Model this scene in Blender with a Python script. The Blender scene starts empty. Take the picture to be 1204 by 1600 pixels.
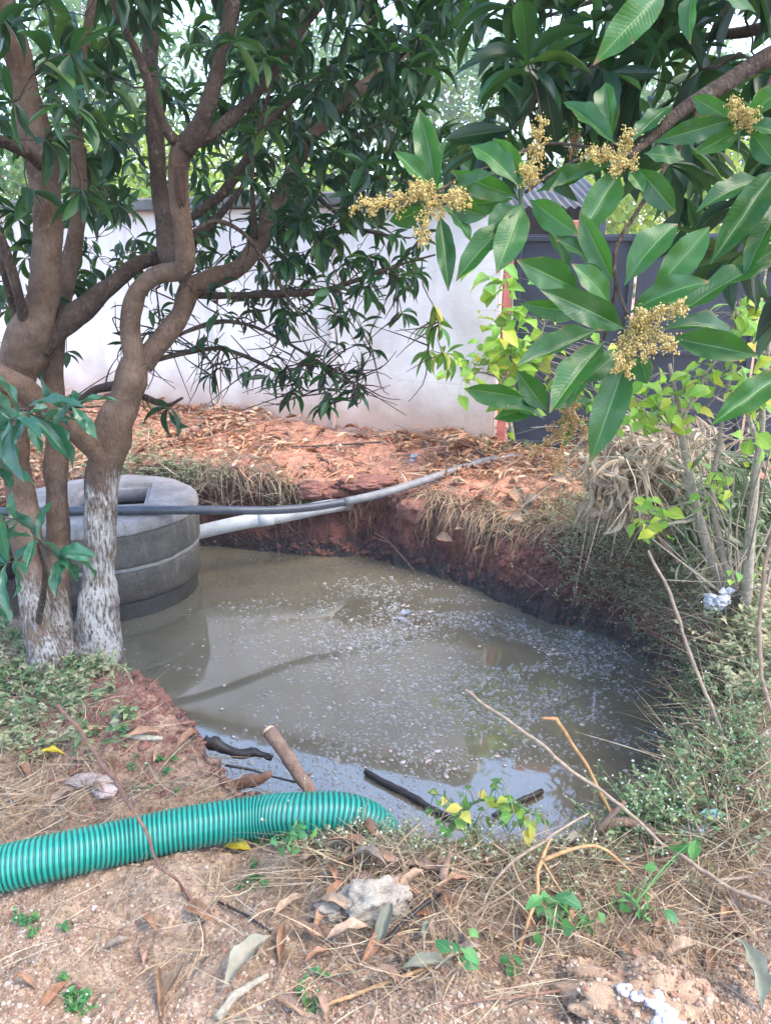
import bpy, math, random
import numpy as np
from mathutils import Vector, Matrix
from mathutils.bvhtree import BVHTree

random.seed(7)
R = np.random.default_rng(11)
SC = bpy.context.scene
COL = SC.collection

# ------------------------------------------------------------------ camera, light, exposure
PITCH = math.radians(18.3)
CAM = np.array([0.0, 0.0, 2.1])
FPX, CX, CY = 1209.0, 602.0, 800.0
cd = bpy.data.cameras.new("camera")
cd.sensor_fit = 'VERTICAL'
cd.sensor_height = 36.0
cd.lens = 36.0 * FPX / 1600.0
cd.clip_start = 0.05
cd.clip_end = 900.0
cam = bpy.data.objects.new("camera", cd)
COL.objects.link(cam)
cam.location = CAM
cam.rotation_euler = (math.pi / 2 - PITCH, 0, 0)
SC.camera = cam

SUN_EL, SUN_AZ = math.radians(56), math.radians(112)     # azimuth measured from +Y towards +X
world = bpy.data.worlds.new("World")
SC.world = world
world.use_nodes = True
wn = world.node_tree
wn.nodes.clear()
sky = wn.nodes.new('ShaderNodeTexSky')
sky.sky_type = 'NISHITA'
sky.sun_disc = False
sky.sun_elevation = SUN_EL
sky.sun_rotation = SUN_AZ
sky.air_density = 1.0
sky.dust_density = 1.2
sky.ozone_density = 1.0
bg = wn.nodes.new('ShaderNodeBackground')
bg.inputs['Strength'].default_value = 0.15
wo = wn.nodes.new('ShaderNodeOutputWorld')
wn.links.new(sky.outputs[0], bg.inputs[0])
wn.links.new(bg.outputs[0], wo.inputs[0])
sl = bpy.data.lights.new("sun", 'SUN')
sl.energy = 0.9
sl.angle = math.radians(30)
sl.color = (1.0, 0.88, 0.74)
so = bpy.data.objects.new("sun", sl)
COL.objects.link(so)
sdir = Vector((math.sin(SUN_AZ) * math.cos(SUN_EL), math.cos(SUN_AZ) * math.cos(SUN_EL), math.sin(SUN_EL)))
so.rotation_euler = sdir.to_track_quat('Z', 'Y').to_euler()
so.location = (0, -3, 12)
SC.view_settings.view_transform = 'Standard'
SC.view_settings.look = 'None'
SC.view_settings.gamma = 1.0
SC.view_settings.use_curve_mapping = False
SC.view_settings.exposure = 2.93
HAZE = 0.0020
SC.render.engine = 'CYCLES'
SC.cycles.volume_bounces = 1
SC.cycles.max_bounces = 8
SC.cycles.transparent_max_bounces = 8
SC.cycles.use_denoising = True

# ------------------------------------------------------------------ projection helpers
FW = np.array([0, math.cos(PITCH), -math.sin(PITCH)])
UP = np.array([0, math.sin(PITCH), math.cos(PITCH)])
RT = np.array([1.0, 0, 0])


def ray(px, py):
    return FW + (px - CX) / FPX * RT + (CY - py) / FPX * UP


def P(px, py, Y):
    """world point seen at photo pixel (px, py) standing Y metres ahead"""
    d = ray(px, py)
    return CAM + d * (Y / d[1])


def mpp(px, py, Y):
    """metres per photo pixel there"""
    return Y / ray(px, py)[1] / FPX


def project(p):
    q = np.asarray(p, float) - CAM
    z = q @ FW
    return CX + FPX * (q @ RT) / z, CY - FPX * (q @ UP) / z, z


def unit(v):
    v = np.asarray(v, float)
    return v / (np.linalg.norm(v, axis=-1, keepdims=True) + 1e-12)


# ------------------------------------------------------------------ noise
def _hash(ix, iy, iz):
    h = (ix.astype(np.int64) * 374761393 + iy.astype(np.int64) * 668265263 + iz.astype(np.int64) * 2147483647 + 1013904223) & 0xFFFFFFFF
    h = ((h ^ (h >> 13)) * 1274126177) & 0xFFFFFFFF
    h = ((h ^ (h >> 16)) * 2246822519) & 0xFFFFFFFF
    return ((h ^ (h >> 15)) & 0xFFFFFF) / float(0xFFFFFF)


def vnoise(x, y, z=None):
    x = np.asarray(x, float); y = np.asarray(y, float)
    z = np.zeros_like(x) if z is None else np.asarray(z, float)
    xi, yi, zi = np.floor(x), np.floor(y), np.floor(z)
    fx, fy, fz = x - xi, y - yi, z - zi
    fx, fy, fz = [f * f * (3 - 2 * f) for f in (fx, fy, fz)]
    r = 0
    for dx in (0, 1):
        for dy in (0, 1):
            for dz in (0, 1):
                w = (fx if dx else 1 - fx) * (fy if dy else 1 - fy) * (fz if dz else 1 - fz)
                r = r + w * _hash(xi + dx, yi + dy, zi + dz)
    return r * 2 - 1


def fbm(x, y, z=None, o=4):
    r, a = 0, 1.0
    for k in range(o):
        f = 2.03 ** k
        r = r + a * vnoise(np.asarray(x) * f + 17.3 * k, np.asarray(y) * f - 9.1 * k, None if z is None else np.asarray(z) * f + 3.7 * k)
        a *= 0.5
    return r


def sstep(a, b, x):
    t = np.clip((np.asarray(x, float) - a) / (b - a), 0, 1)
    return t * t * (3 - 2 * t)


# ------------------------------------------------------------------ mesh builder
class MB:
    def __init__(self):
        self.V, self.Q, self.T, self.A, self.QM, self.TM, self.C = [], [], [], [], [], [], []
        self.n = 0

    def add(self, v, q=None, t=None, lc=None, m=0, col=None):
        v = np.asarray(v, float).reshape(-1, 3)
        k = len(v)
        self.V.append(v)
        if q is not None and len(q):
            q = np.asarray(q, int).reshape(-1, 4)
            self.Q.append(q + self.n); self.QM.append(np.full(len(q), m))
        if t is not None and len(t):
            t = np.asarray(t, int).reshape(-1, 3)
            self.T.append(t + self.n); self.TM.append(np.full(len(t), m))
        if lc is None:
            lc = np.zeros((k, 3))
        else:
            lc = np.broadcast_to(np.asarray(lc, float), (k, 3))
        self.A.append(lc)
        if col is not None:
            self.C.append(np.asarray(col, float))
        self.n += k

    def verts(self):
        return np.concatenate(self.V) if self.V else np.zeros((0, 3))

    def mesh(self, name, off=(0, 0, 0), smooth=True):
        me = bpy.data.meshes.new(name)
        if not self.n:
            return me
        v = self.verts() - np.asarray(off, float)
        Q = np.concatenate(self.Q) if self.Q else np.zeros((0, 4), int)
        T = np.concatenate(self.T) if self.T else np.zeros((0, 3), int)
        mi = np.concatenate(self.QM + self.TM) if (self.QM or self.TM) else np.zeros(0, int)
        me.vertices.add(len(v)); me.vertices.foreach_set('co', v.astype(np.float32).ravel())
        loops = np.concatenate([Q.ravel(), T.ravel()]).astype(np.int32)
        me.loops.add(len(loops)); me.loops.foreach_set('vertex_index', loops)
        nf = len(Q) + len(T)
        me.polygons.add(nf)
        st = np.concatenate([np.arange(len(Q)) * 4, len(Q) * 4 + np.arange(len(T)) * 3]).astype(np.int32)
        me.polygons.foreach_set('loop_start', st)
        me.polygons.foreach_set('material_index', mi.astype(np.int32))
        me.polygons.foreach_set('use_smooth', np.full(nf, smooth, dtype=bool))
        a = me.attributes.new('lc', 'FLOAT_VECTOR', 'POINT')
        a.data.foreach_set('vector', np.concatenate(self.A).astype(np.float32).ravel())
        if self.C:
            c = np.concatenate(self.C)
            ca = me.attributes.new('soil', 'FLOAT_COLOR', 'POINT')
            ca.data.foreach_set('color', np.concatenate([c, np.ones((len(c), 1))], 1).astype(np.float32).ravel())
        me.update(calc_edges=True)
        return me

    def build(self, name, mats, parent=None, smooth=True, off=None):
        if off is None:
            off = tuple(root_of(parent).location) if parent is not None else (0, 0, 0)
        me = self.mesh(name, off, smooth)
        for mm in (mats if isinstance(mats, (list, tuple)) else [mats]):
            me.materials.append(mm)
        o = bpy.data.objects.new(name, me)
        COL.objects.link(o)
        if parent is not None:
            o.parent = parent
        elif any(off):
            o.location = off
        return o


def root_of(o):
    while o.parent is not None:
        o = o.parent
    return o


def tag(o, label=None, cat=None, group=None, kind=None):
    if label: o['label'] = label
    if cat: o['category'] = cat
    if group: o['group'] = group
    if kind: o['kind'] = kind
    return o


def thing(name, loc, label, cat, group=None):
    o = bpy.data.objects.new(name, None)
    COL.objects.link(o)
    o.empty_display_size = 0.1
    o.location = tuple(float(c) for c in loc)
    return tag(o, label, cat, group)


# ------------------------------------------------------------------ shape helpers
def cr(pts, n):
    """Catmull-Rom resample, rows may carry extra columns (radius)"""
    p = np.asarray(pts, float)
    if len(p) == 2:
        return p[0] + (p[1] - p[0]) * np.linspace(0, 1, n)[:, None]
    e = np.concatenate([[2 * p[0] - p[1]], p, [2 * p[-1] - p[-2]]])
    d = np.concatenate([[0], np.cumsum(np.linalg.norm(np.diff(p[:, :3], axis=0), axis=1))])
    s = np.linspace(0, d[-1], n)
    i = np.clip(np.searchsorted(d, s, 'right') - 1, 0, len(p) - 2)
    t = ((s - d[i]) / np.maximum(d[i + 1] - d[i], 1e-9))[:, None]
    a, b, c, g = e[i], e[i + 1], e[i + 2], e[i + 3]
    return 0.5 * (2 * b + (c - a) * t + (2 * a - 5 * b + 4 * c - g) * t * t + (3 * b - a - 3 * c + g) * t ** 3)


def frames(p):
    tan = unit(np.gradient(p, axis=0))
    n = np.zeros_like(p)
    ref = np.array([0, 0, 1.0]) if abs(tan[0][2]) < 0.9 else np.array([1.0, 0, 0])
    n[0] = unit(np.cross(tan[0], ref))
    for k in range(1, len(p)):
        v = n[k - 1] - tan[k] * (n[k - 1] @ tan[k])
        n[k] = unit(v)
    return tan, n, np.cross(tan, n)


def tube(mb, pts, rad, seg=8, rough=0.0, seed=0.0, var=0.0, m=0, caps=True, nf=9.0):
    p = np.asarray(pts, float)[:, :3]
    rad = np.broadcast_to(np.asarray(rad, float), (len(p),))
    _, n, b = frames(p)
    a = np.linspace(0, 2 * math.pi, seg, endpoint=False)
    c, s = np.cos(a), np.sin(a)
    off = n[:, None] * c[None, :, None] + b[:, None] * s[None, :, None]
    rr = rad[:, None] * np.ones(seg)[None]
    if rough:
        q = p[:, None] + off * rad[:, None, None]
        rr = rr * (1 + rough * fbm(q[..., 0] * nf + seed, q[..., 1] * nf, q[..., 2] * nf * 0.6, 3))
    v = p[:, None] + off * rr[..., None]
    K = len(p)
    i, j = np.meshgrid(np.arange(K - 1), np.arange(seg), indexing='ij')
    j2 = (j + 1) % seg
    q = np.stack([i * seg + j, i * seg + j2, (i + 1) * seg + j2, (i + 1) * seg + j], -1).reshape(-1, 4)
    vv = v.reshape(-1, 3)
    tri = []
    lc = np.zeros((len(vv), 3))
    lc[:, 0] = np.repeat(np.linspace(0, 1, K), seg)
    lc[:, 2] = var
    if caps:
        vv = np.concatenate([vv, [p[0], p[-1]]])
        lc = np.concatenate([lc, [[0, 0, var], [1, 0, var]]])
        k0, k1 = K * seg, K * seg + 1
        for t in range(seg):
            tri.append((k0, (t + 1) % seg, t))
            tri.append((k1, (K - 1) * seg + t, (K - 1) * seg + (t + 1) % seg))
    mb.add(vv, q, tri, lc, m)
    return v


def box(mb, c, sx, sy, sz, ax=None, bev=0.0, m=0, var=0.0):
    """box about centre c, half sizes; ax = 3 axes rows"""
    ax = np.eye(3) if ax is None else np.asarray(ax)
    if bev <= 0:
        s = np.array([[x, y, z] for x in (-1, 1) for y in (-1, 1) for z in (-1, 1)], float) * [sx, sy, sz]
        q = [(0, 1, 3, 2), (4, 6, 7, 5), (0, 4, 5, 1), (2, 3, 7, 6), (0, 2, 6, 4), (1, 5, 7, 3)]
        mb.add(np.asarray(c) + s @ ax, q, None, (0, 0, var), m)
        return
    # chamfered: 24 verts
    V = []; idx = {}
    for x in (-1, 1):
        for y in (-1, 1):
            for z in (-1, 1):
                for k in range(3):
                    p = [x * (sx - bev), y * (sy - bev), z * (sz - bev)]
                    p[k] = [x * sx, y * sy, z * sz][k]
                    idx[(x, y, z, k)] = len(V); V.append(p)
    q, t = [], []
    for k in range(3):
        o = [i for i in range(3) if i != k]
        for s in (-1, 1):
            f = []
            for (a, b) in ((-1, -1), (1, -1), (1, 1), (-1, 1)):
                e = [0, 0, 0]; e[k] = s; e[o[0]] = a; e[o[1]] = b
                f.append(idx[(*e, k)])
            q.append(f)
        for a in (-1, 1):
            for b in (-1, 1):
                e0 = [0, 0, 0]; e1 = [0, 0, 0]
                e0[k] = -1; e1[k] = 1
                e0[o[0]] = e1[o[0]] = a; e0[o[1]] = e1[o[1]] = b
                q.append([idx[(*e0, o[0])], idx[(*e1, o[0])], idx[(*e1, o[1])], idx[(*e0, o[1])]])
    for x in (-1, 1):
        for y in (-1, 1):
            for z in (-1, 1):
                t.append([idx[(x, y, z, k)] for k in range(3)])
    mb.add(np.asarray(c) + np.asarray(V, float) @ ax, q, t, (0, 0, var), m)


def leaf_shape(prof, rows, cols, bulge, fold, wave=0.0, seed=0.0, droop=0.0, curl=0.0):
    """unit leaf: x 0..1 along, y -.5..5 across, z up. prof(t) gives relative width"""
    t = np.linspace(0, 1, rows)
    u = np.linspace(-1, 1, cols)
    Tt, U = np.meshgrid(t, u, indexing='ij')
    w = prof(t)[:, None]
    y = 0.5 * U * w
    z = 4 * bulge * Tt * (1 - Tt) - droop * Tt ** 2 + fold * np.abs(U) * w * 0.25
    z = z + wave * np.abs(U) * np.sin(Tt * 17 + U * 2 + seed) * w
    x = Tt
    if curl:
        a = curl * U * 0.5
        y = w * np.sin(a) / curl
        z = z + w * (1 - np.cos(a)) / curl * 0.35
    v = np.stack([x * np.ones_like(U), y, z], -1).reshape(-1, 3)
    i, j = np.meshgrid(np.arange(rows - 1), np.arange(cols - 1), indexing='ij')
    q = np.stack([i * cols + j, (i + 1) * cols + j, (i + 1) * cols + j + 1, i * cols + j + 1], -1).reshape(-1, 4)
    lc = np.stack([Tt.ravel(), np.abs(U).ravel(), np.zeros(U.size)], -1)
    return v, q, lc


def prof_mango(t):
    return np.interp(t, [0, .05, .09, .2, .35, .5, .65, .8, .92, 1], [.06, .06, .22, .60, .92, 1, .95, .68, .26, .02])


def prof_ovate(t):
    return np.interp(t, [0, .12, .16, .25, .4, .6, .8, .93, 1], [.05, .05, .5, .9, 1, .82, .48, .17, .02])


def prof_blade(t):
    return np.interp(t, [0, .2, .6, 1], [.5, 1, .8, .05])


NEAR = [leaf_shape(prof_mango, 15, 7, b, f, 0.035, s, 0, 0) for b, f, s in ((.03, .5, 0), (.07, .35, 2), (.10, .3, 4), (-.02, .55, 5), (.05, .2, 1), (.13, .4, 3))]
MID = [leaf_shape(prof_mango, 7, 3, b, f, 0, 0, d, 0) for b, f, d in ((.03, .4, .0), (.08, .3, .08), (.1, .5, .16), (.0, .3, .1), (.05, .6, .25), (.12, .2, 0))]
OVATE = [leaf_shape(prof_ovate, 8, 5, b, f, .03, s, d, 0) for b, f, s, d in ((.05, .4, 0, 0), (.1, .3, 2, .1), (.02, .5, 4, .2), (.12, .2, 1, .25))]
SMALL = [leaf_shape(prof_ovate, 4, 3, .05, .3, 0, 0, d, 0) for d in (0, .15, .3)]
FAR = [leaf_shape(prof_ovate, 3, 3, .05, .3, 0, 0, d, 0) for d in (0, .25)]
DRY = [leaf_shape(prof_mango, 12, 5, b, f, w * .35, s, 0, c) for b, f, w, s, c in ((.12, .2, .1, 0, 2.2), (.2, .1, .12, 2, 1.6), (-.05, .3, .1, 4, 2.8), (.08, .6, .14, 5, .9), (.26, .3, .1, 1, 2.0), (.05, .1, .16, 3, 3.2))]
DRYS = [leaf_shape(prof_mango, 5, 3, b, f, .1, s, 0, 0) for b, f, s in ((.12, .8, 0), (.2, -.6, 2), (-.08, 1.0, 4))]


def axes(d, nrm):
    """rows x (along), y, z for leaves: d (n,3), nrm (n,3)"""
    x = unit(d)
    y = unit(np.cross(nrm, x))
    return np.stack([x, y, np.cross(x, y)], 1)


def scatter(mb, variants, org, d, nrm, L, W, var=None, m=0):
    """vectorised leaves into one mesh"""
    org = np.asarray(org, float); n = len(org)
    if not n: return
    A = axes(np.asarray(d, float), np.asarray(nrm, float))
    L = np.broadcast_to(np.asarray(L, float), (n,)); W = np.broadcast_to(np.asarray(W, float), (n,))
    var = R.random(n) if var is None else np.broadcast_to(np.asarray(var, float), (n,))
    pick = R.integers(0, len(variants), n)
    for k, (v, q, lc) in enumerate(variants):
        s = np.where(pick == k)[0]
        if not len(s): continue
        sc = np.stack([L[s], W[s], L[s]], -1)
        w = np.einsum('nvk,nkc->nvc', v[None] * sc[:, None], A[s]) + org[s][:, None]
        qq = q[None] + (np.arange(len(s)) * len(v))[:, None, None]
        l2 = np.repeat(lc[None], len(s), 0); l2[..., 2] = var[s][:, None]
        mb.add(w.reshape(-1, 3), qq.reshape(-1, 4), None, l2.reshape(-1, 3), m)


def ribbons(mb, org, d, L, W, bend, side=None, segs=3, var=None, m=0):
    """n thin blades: org, direction, length, width, bend vector (added as t^2)"""
    org = np.asarray(org, float); n = len(org)
    if not n: return
    d = unit(d)
    L = np.broadcast_to(np.asarray(L, float), (n,)); W = np.broadcast_to(np.asarray(W, float), (n,))
    var = R.random(n) if var is None else np.broadcast_to(np.asarray(var, float), (n,))
    if side is None:
        side = unit(np.cross(d, R.normal(size=(n, 3))))
    t = np.linspace(0, 1, segs + 1)
    w = np.interp(t, [0, .5, 1], [.8, 1, .15])
    c = org[:, None] + d[:, None] * (L[:, None] * t)[..., None] + bend[:, None] * (L[:, None] * t ** 2)[..., None]
    o = side[:, None] * (0.5 * W[:, None] * w)[..., None]
    v = np.stack([c - o, c + o], 2)
    k = (segs + 1) * 2
    q = np.array([[2 * i, 2 * i + 1, 2 * i + 3, 2 * i + 2] for i in range(segs)])
    qq = q[None] + (np.arange(n) * k)[:, None, None]
    lc = np.zeros((n, segs + 1, 2, 3)); lc[..., 0] = t[None, :, None]; lc[..., 2] = var[:, None, None]
    mb.add(v.reshape(-1, 3), qq.reshape(-1, 4), None, lc.reshape(-1, 3), m)


ICO_V = unit(np.array([(-1, 1.618, 0), (1, 1.618, 0), (-1, -1.618, 0), (1, -1.618, 0), (0, -1, 1.618), (0, 1, 1.618), (0, -1, -1.618), (0, 1, -1.618), (1.618, 0, -1), (1.618, 0, 1), (-1.618, 0, -1), (-1.618, 0, 1)]))
ICO_F = np.array([(0, 11, 5), (0, 5, 1), (0, 1, 7), (0, 7, 10), (0, 10, 11), (1, 5, 9), (5, 11, 4), (11, 10, 2), (10, 7, 6), (7, 1, 8), (3, 9, 4), (3, 4, 2), (3, 2, 6), (3, 6, 8), (3, 8, 9), (4, 9, 5), (2, 4, 11), (6, 2, 10), (8, 6, 7), (9, 8, 1)])
OCT_V = np.array([(1, 0, 0), (-1, 0, 0), (0, 1, 0), (0, -1, 0), (0, 0, 1), (0, 0, -1)], float)
OCT_F = np.array([(0, 2, 4), (2, 1, 4), (1, 3, 4), (3, 0, 4), (2, 0, 5), (1, 2, 5), (3, 1, 5), (0, 3, 5)])


def blobs(mb, org, r, V=ICO_V, F=ICO_F, squash=1.0, jit=0.25, var=None, m=0):
    org = np.asarray(org, float); n = len(org)
    if not n: return
    r = np.broadcast_to(np.asarray(r, float), (n,))
    var = R.random(n) if var is None else np.broadcast_to(np.asarray(var, float), (n,))
    s = 1 + jit * R.uniform(-1, 1, (n, 1, 3))
    s[..., 2] *= squash
    v = V[None] * s * (1 + jit * 0.8 * R.uniform(-1, 1, (n, len(V), 1)))
    a = R.uniform(0, 6.28, n); c, sn = np.cos(a)[:, None], np.sin(a)[:, None]
    v = np.stack([v[..., 0] * c - v[..., 1] * sn, v[..., 0] * sn + v[..., 1] * c, v[..., 2]], -1)
    w = org[:, None] + v * r[:, None, None]
    f = F[None] + (np.arange(n) * len(V))[:, None, None]
    lc = np.zeros((n, len(V), 3)); lc[..., 2] = var[:, None]
    mb.add(w.reshape(-1, 3), None, f.reshape(-1, 3), lc.reshape(-1, 3), m)


def ico(sub):
    v = [tuple(x) for x in ICO_V]; f = [tuple(x) for x in ICO_F]
    for _ in range(sub):
        mid = {}; nf = []
        def mm(a, b):
            k = (min(a, b), max(a, b))
            if k not in mid:
                p = unit((np.array(v[a]) + np.array(v[b])) / 2); v.append(tuple(p)); mid[k] = len(v) - 1
            return mid[k]
        for a, b, c in f:
            x, y, z = mm(a, b), mm(b, c), mm(c, a)
            nf += [(a, x, z), (b, y, x), (c, z, y), (x, y, z)]
        f = nf
    return np.array(v), np.array(f)


ICO3 = ico(3); ICO4 = ico(4)


def lump(mb, c, r, amp=0.3, fr=2.2, seed=0.0, sub=ICO3, ridged=0.0, var=0.0, m=0):
    v, f = sub
    r = np.broadcast_to(np.asarray(r, float), (3,))
    k = 1 + amp * fbm(v[:, 0] * fr + seed, v[:, 1] * fr - seed, v[:, 2] * fr + 3 * seed, 5)
    if ridged:
        k = k - ridged * np.abs(vnoise(v[:, 0] * 4 + seed, v[:, 1] * 4, v[:, 2] * 4))
    mb.add(np.asarray(c) + v * k[:, None] * r, None, f, (0, 0, var), m)


# ------------------------------------------------------------------ materials
def mat(name):
    m = bpy.data.materials.new(name)
    m.use_nodes = True
    nt = m.node_tree
    nt.nodes.clear()
    out = nt.nodes.new('ShaderNodeOutputMaterial')
    return m, nt, out


class G:
    """tiny node helper"""
    def __init__(s, nt): s.nt = nt
    def n(s, typ, **kw):
        o = s.nt.nodes.new('ShaderNode' + typ)
        for k, v in kw.items():
            if k.startswith('_'): setattr(o, k[1:], v)
            else: s.put(o.inputs[k.replace('__', ' ')], v)
        return o
    def put(s, inp, v):
        if hasattr(v, 'is_output'): s.nt.links.new(v, inp)
        elif isinstance(v, (tuple, list)) and len(v) == 3 and inp.type == 'RGBA': inp.default_value = (*v, 1)
        else: inp.default_value = v
    def math(s, op, a, b=0.0, clamp=False):
        o = s.nt.nodes.new('ShaderNodeMath'); o.operation = op; o.use_clamp = clamp
        s.put(o.inputs[0], a); s.put(o.inputs[1], b); return o.outputs[0]
    def mix(s, f, a, b, typ='MIX'):
        o = s.nt.nodes.new('ShaderNodeMix'); o.data_type = 'RGBA'; o.blend_type = typ
        s.put(o.inputs[0], f); s.put(o.inputs[6], a); s.put(o.inputs[7], b); return o.outputs[2]
    def noise(s, vec, scale, detail=4, rough=.55, dist=0.0):
        o = s.n('TexNoise', Scale=scale, Detail=detail, Roughness=rough, Distortion=dist)
        s.put(o.inputs['Vector'], vec); return o.outputs[0]
    def ramp(s, f, stops):
        o = s.nt.nodes.new('ShaderNodeValToRGB'); e = o.color_ramp.elements
        while len(e) > 1: e.remove(e[-1])
        for k, (p, c) in enumerate(stops):
            x = e[0] if k == 0 else e.new(p)
            x.position = p; x.color = (*c, 1) if len(c) == 3 else c
        s.put(o.inputs[0], f); return o.outputs[0]
    def step(s, a, b, f):
        o = s.nt.nodes.new('ShaderNodeMapRange'); o.interpolation_type = 'SMOOTHSTEP'
        s.put(o.inputs[0], f); o.inputs[1].default_value = a; o.inputs[2].default_value = b; return o.outputs[0]
    def bump(s, h, strength=.5, dist=.01):
        o = s.n('Bump', Strength=strength, Distance=dist); s.put(o.inputs['Height'], h); return o.outputs[0]
    def pos(s): return s.n('NewGeometry').outputs['Position']
    def lc(s):
        a = s.n('Attribute', _attribute_name='lc'); x = s.n('SeparateXYZ'); s.put(x.inputs[0], a.outputs['Vector']); return x.outputs
    def bsdf(s, **kw): return s.n('BsdfPrincipled', **kw)


def stops_rand(g):
    """random per leaf object or per leaf of a joined mesh"""
    x = g.lc()
    o = g.n('ObjectInfo')
    return g.math('FRACT', g.math('ADD', x[2], o.outputs['Random'])), x


def leaf_mat(name, cols, rough=.35, trans=.3, tcol=(.25, .4, .05), rib=(.25, .32, .1), veins=0.0, spots=0.0, coat=0.0):
    m, nt, out = mat(name); g = G(nt)
    f, x = stops_rand(g)
    c = g.ramp(f, cols)
    p = g.pos()
    nz = g.noise(p, 60, 3)
    c = g.mix(g.math('MULTIPLY', nz, .45), c, tuple(k * .55 for k in cols[0][1]))
    h = g.math('MULTIPLY', g.step(0.0, .1, x[1]), 1.0)
    ribm = g.math('SUBTRACT', 1.0, g.step(.02, .055, x[1]))
    c = g.mix(g.math('MULTIPLY', ribm, .75), c, rib)
    if veins:
        wv = g.math('SINE', g.math('MULTIPLY', g.math('SUBTRACT', x[0], g.math('MULTIPLY', x[1], .13)), 150.0))
        wv = g.math('POWER', g.math('MULTIPLY', g.math('ADD', wv, 1.0), .5), 6.0)
        c = g.mix(g.math('MULTIPLY', wv, veins), c, rib)
        h = g.math('SUBTRACT', h, g.math('MULTIPLY', wv, .3))
        dust = g.step(.45, .8, g.noise(p, 16, 4, .6))
        c = g.mix(g.math('MULTIPLY', dust, .12), c, (.25, .31, .26))
    if spots:
        sp = g.step(.66, .72, g.noise(p, 130, 2, .5))
        c = g.mix(g.math('MULTIPLY', sp, spots), c, (.16, .10, .03))
    if veins:
        edge = g.math('MULTIPLY', g.step(.78, 1.0, x[1]), g.step(.55, .68, g.noise(p, 22, 4, .65)))
        tipb = g.math('MULTIPLY', g.step(.90, .98, x[0]), g.step(.42, .6, g.noise(p, 9, 2)))
        c = g.mix(g.math('MAXIMUM', edge, tipb), c, (.20, .12, .05))
    rg = g.math('ADD', rough - .1, g.math('MULTIPLY', g.noise(p, 25, 3), .25))
    b = g.bsdf(Base__Color=c, Roughness=rg, Specular__IOR__Level=.38, Coat__Weight=coat, Coat__Roughness=.25, Normal=g.bump(h, .35, .002))
    t = g.n('BsdfTranslucent'); g.put(t.inputs[0], g.mix(.5, c, tcol))
    ms = g.n('MixShader'); ms.inputs[0].default_value = trans
    nt.links.new(b.outputs[0], ms.inputs[1]); nt.links.new(t.outputs[0], ms.inputs[2])
    nt.links.new(ms.outputs[0], out.inputs[0])
    return m


def ramp_mat(name, cols, rough=.8, ns=40, bump=.4, bd=.004, spec=.3, trans=0.0, dark=.6):
    """random colour per piece + noise"""
    m, nt, out = mat(name); g = G(nt)
    f, x = stops_rand(g)
    p = g.pos()
    c = g.ramp(f, cols)
    nz = g.noise(p, ns, 5, .6)
    c = g.mix(g.step(.35, .7, nz), g.mix(1.0, c, (dark, dark, dark), 'MULTIPLY'), c)
    b = g.bsdf(Base__Color=c, Roughness=rough, Specular__IOR__Level=spec, Normal=g.bump(g.noise(p, ns * 3, 4), bump, bd))
    if trans:
        t = g.n('BsdfTranslucent'); g.put(t.inputs[0], c)
        ms = g.n('MixShader'); ms.inputs[0].default_value = trans
        nt.links.new(b.outputs[0], ms.inputs[1]); nt.links.new(t.outputs[0], ms.inputs[2]); nt.links.new(ms.outputs[0], out.inputs[0])
    else:
        nt.links.new(b.outputs[0], out.inputs[0])
    return m


M = {}
M['leaf_near'] = leaf_mat('mango_leaf_fresh', [(0, (.012, .058, .012)), (.35, (.020, .095, .016)), (.7, (.036, .135, .02)), (1, (.016, .072, .018))], .36, .26, (.12, .44, .03), (.15, .27, .06), .045, .6, .05)
M['leaf_mid'] = leaf_mat('mango_leaf_mature', [(0, (.005, .024, .012)), (.35, (.009, .038, .017)), (.65, (.018, .062, .021)), (.88, (.036, .115, .026)), (1, (.10, .17, .03))], .42, .2, (.10, .30, .04), (.08, .13, .05), 0, .0)
M['leaf_shoot'] = leaf_mat('mango_leaf_shoot', [(0, (.012, .075, .045)), (.5, (.018, .10, .055)), (1, (.03, .14, .06))], .28, .2, (.1, .35, .08), (.10, .22, .1), .12, .3, .3)
M['leaf_shrub'] = leaf_mat('shrub_leaf_lime', [(0, (.10, .26, .03)), (.4, (.16, .36, .04)), (.75, (.30, .46, .05)), (.93, (.48, .50, .05)), (1, (.55, .42, .04))], .5, .4, (.5, .7, .08), (.35, .45, .12))
M['leaf_sprig'] = leaf_mat('sprig_leaf', [(0, (.035, .12, .02)), (.5, (.06, .19, .03)), (.8, (.22, .30, .04)), (.92, (.55, .45, .08)), (1, (.58, .40, .10))], .5, .35, (.4, .6, .06), (.25, .35, .1))
M['leaf_herb'] = leaf_mat('herb_leaf', [(0, (.03, .13, .045)), (.5, (.055, .20, .06)), (1, (.10, .27, .06))], .5, .3, (.25, .5, .08), (.15, .3, .1))
M['leaf_far'] = leaf_mat('far_leaf', [(0, (.04, .11, .06)), (.5, (.06, .15, .07)), (.85, (.12, .22, .06)), (1, (.2, .28, .05))], .6, .35, (.3, .45, .1), (.1, .2, .08))
M['leaf_lime'] = leaf_mat('far_leaf_lime', [(0, (.10, .20, .04)), (.5, (.20, .32, .05)), (1, (.42, .45, .05))], .6, .4, (.5, .6, .1), (.2, .3, .08))
M['weed'] = ramp_mat('weed_leaf', [(0, (.07, .15, .06)), (.4, (.12, .22, .09)), (.7, (.20, .28, .12)), (1, (.34, .33, .17))], .7, 50, .1, .002, .3, .3, .8)
M['weed_pale'] = ramp_mat('weed_pale', [(0, (.16, .21, .10)), (.4, (.28, .32, .17)), (.7, (.38, .37, .21)), (1, (.46, .39, .24))], .75, 50, .1, .002, .3, .3, .8)
M['weed_flower'] = ramp_mat('weed_flower', [(0, (.42, .45, .34)), (1, (.62, .62, .54))], .8, 80, .1, .002, .2, .2, .9)
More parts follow.
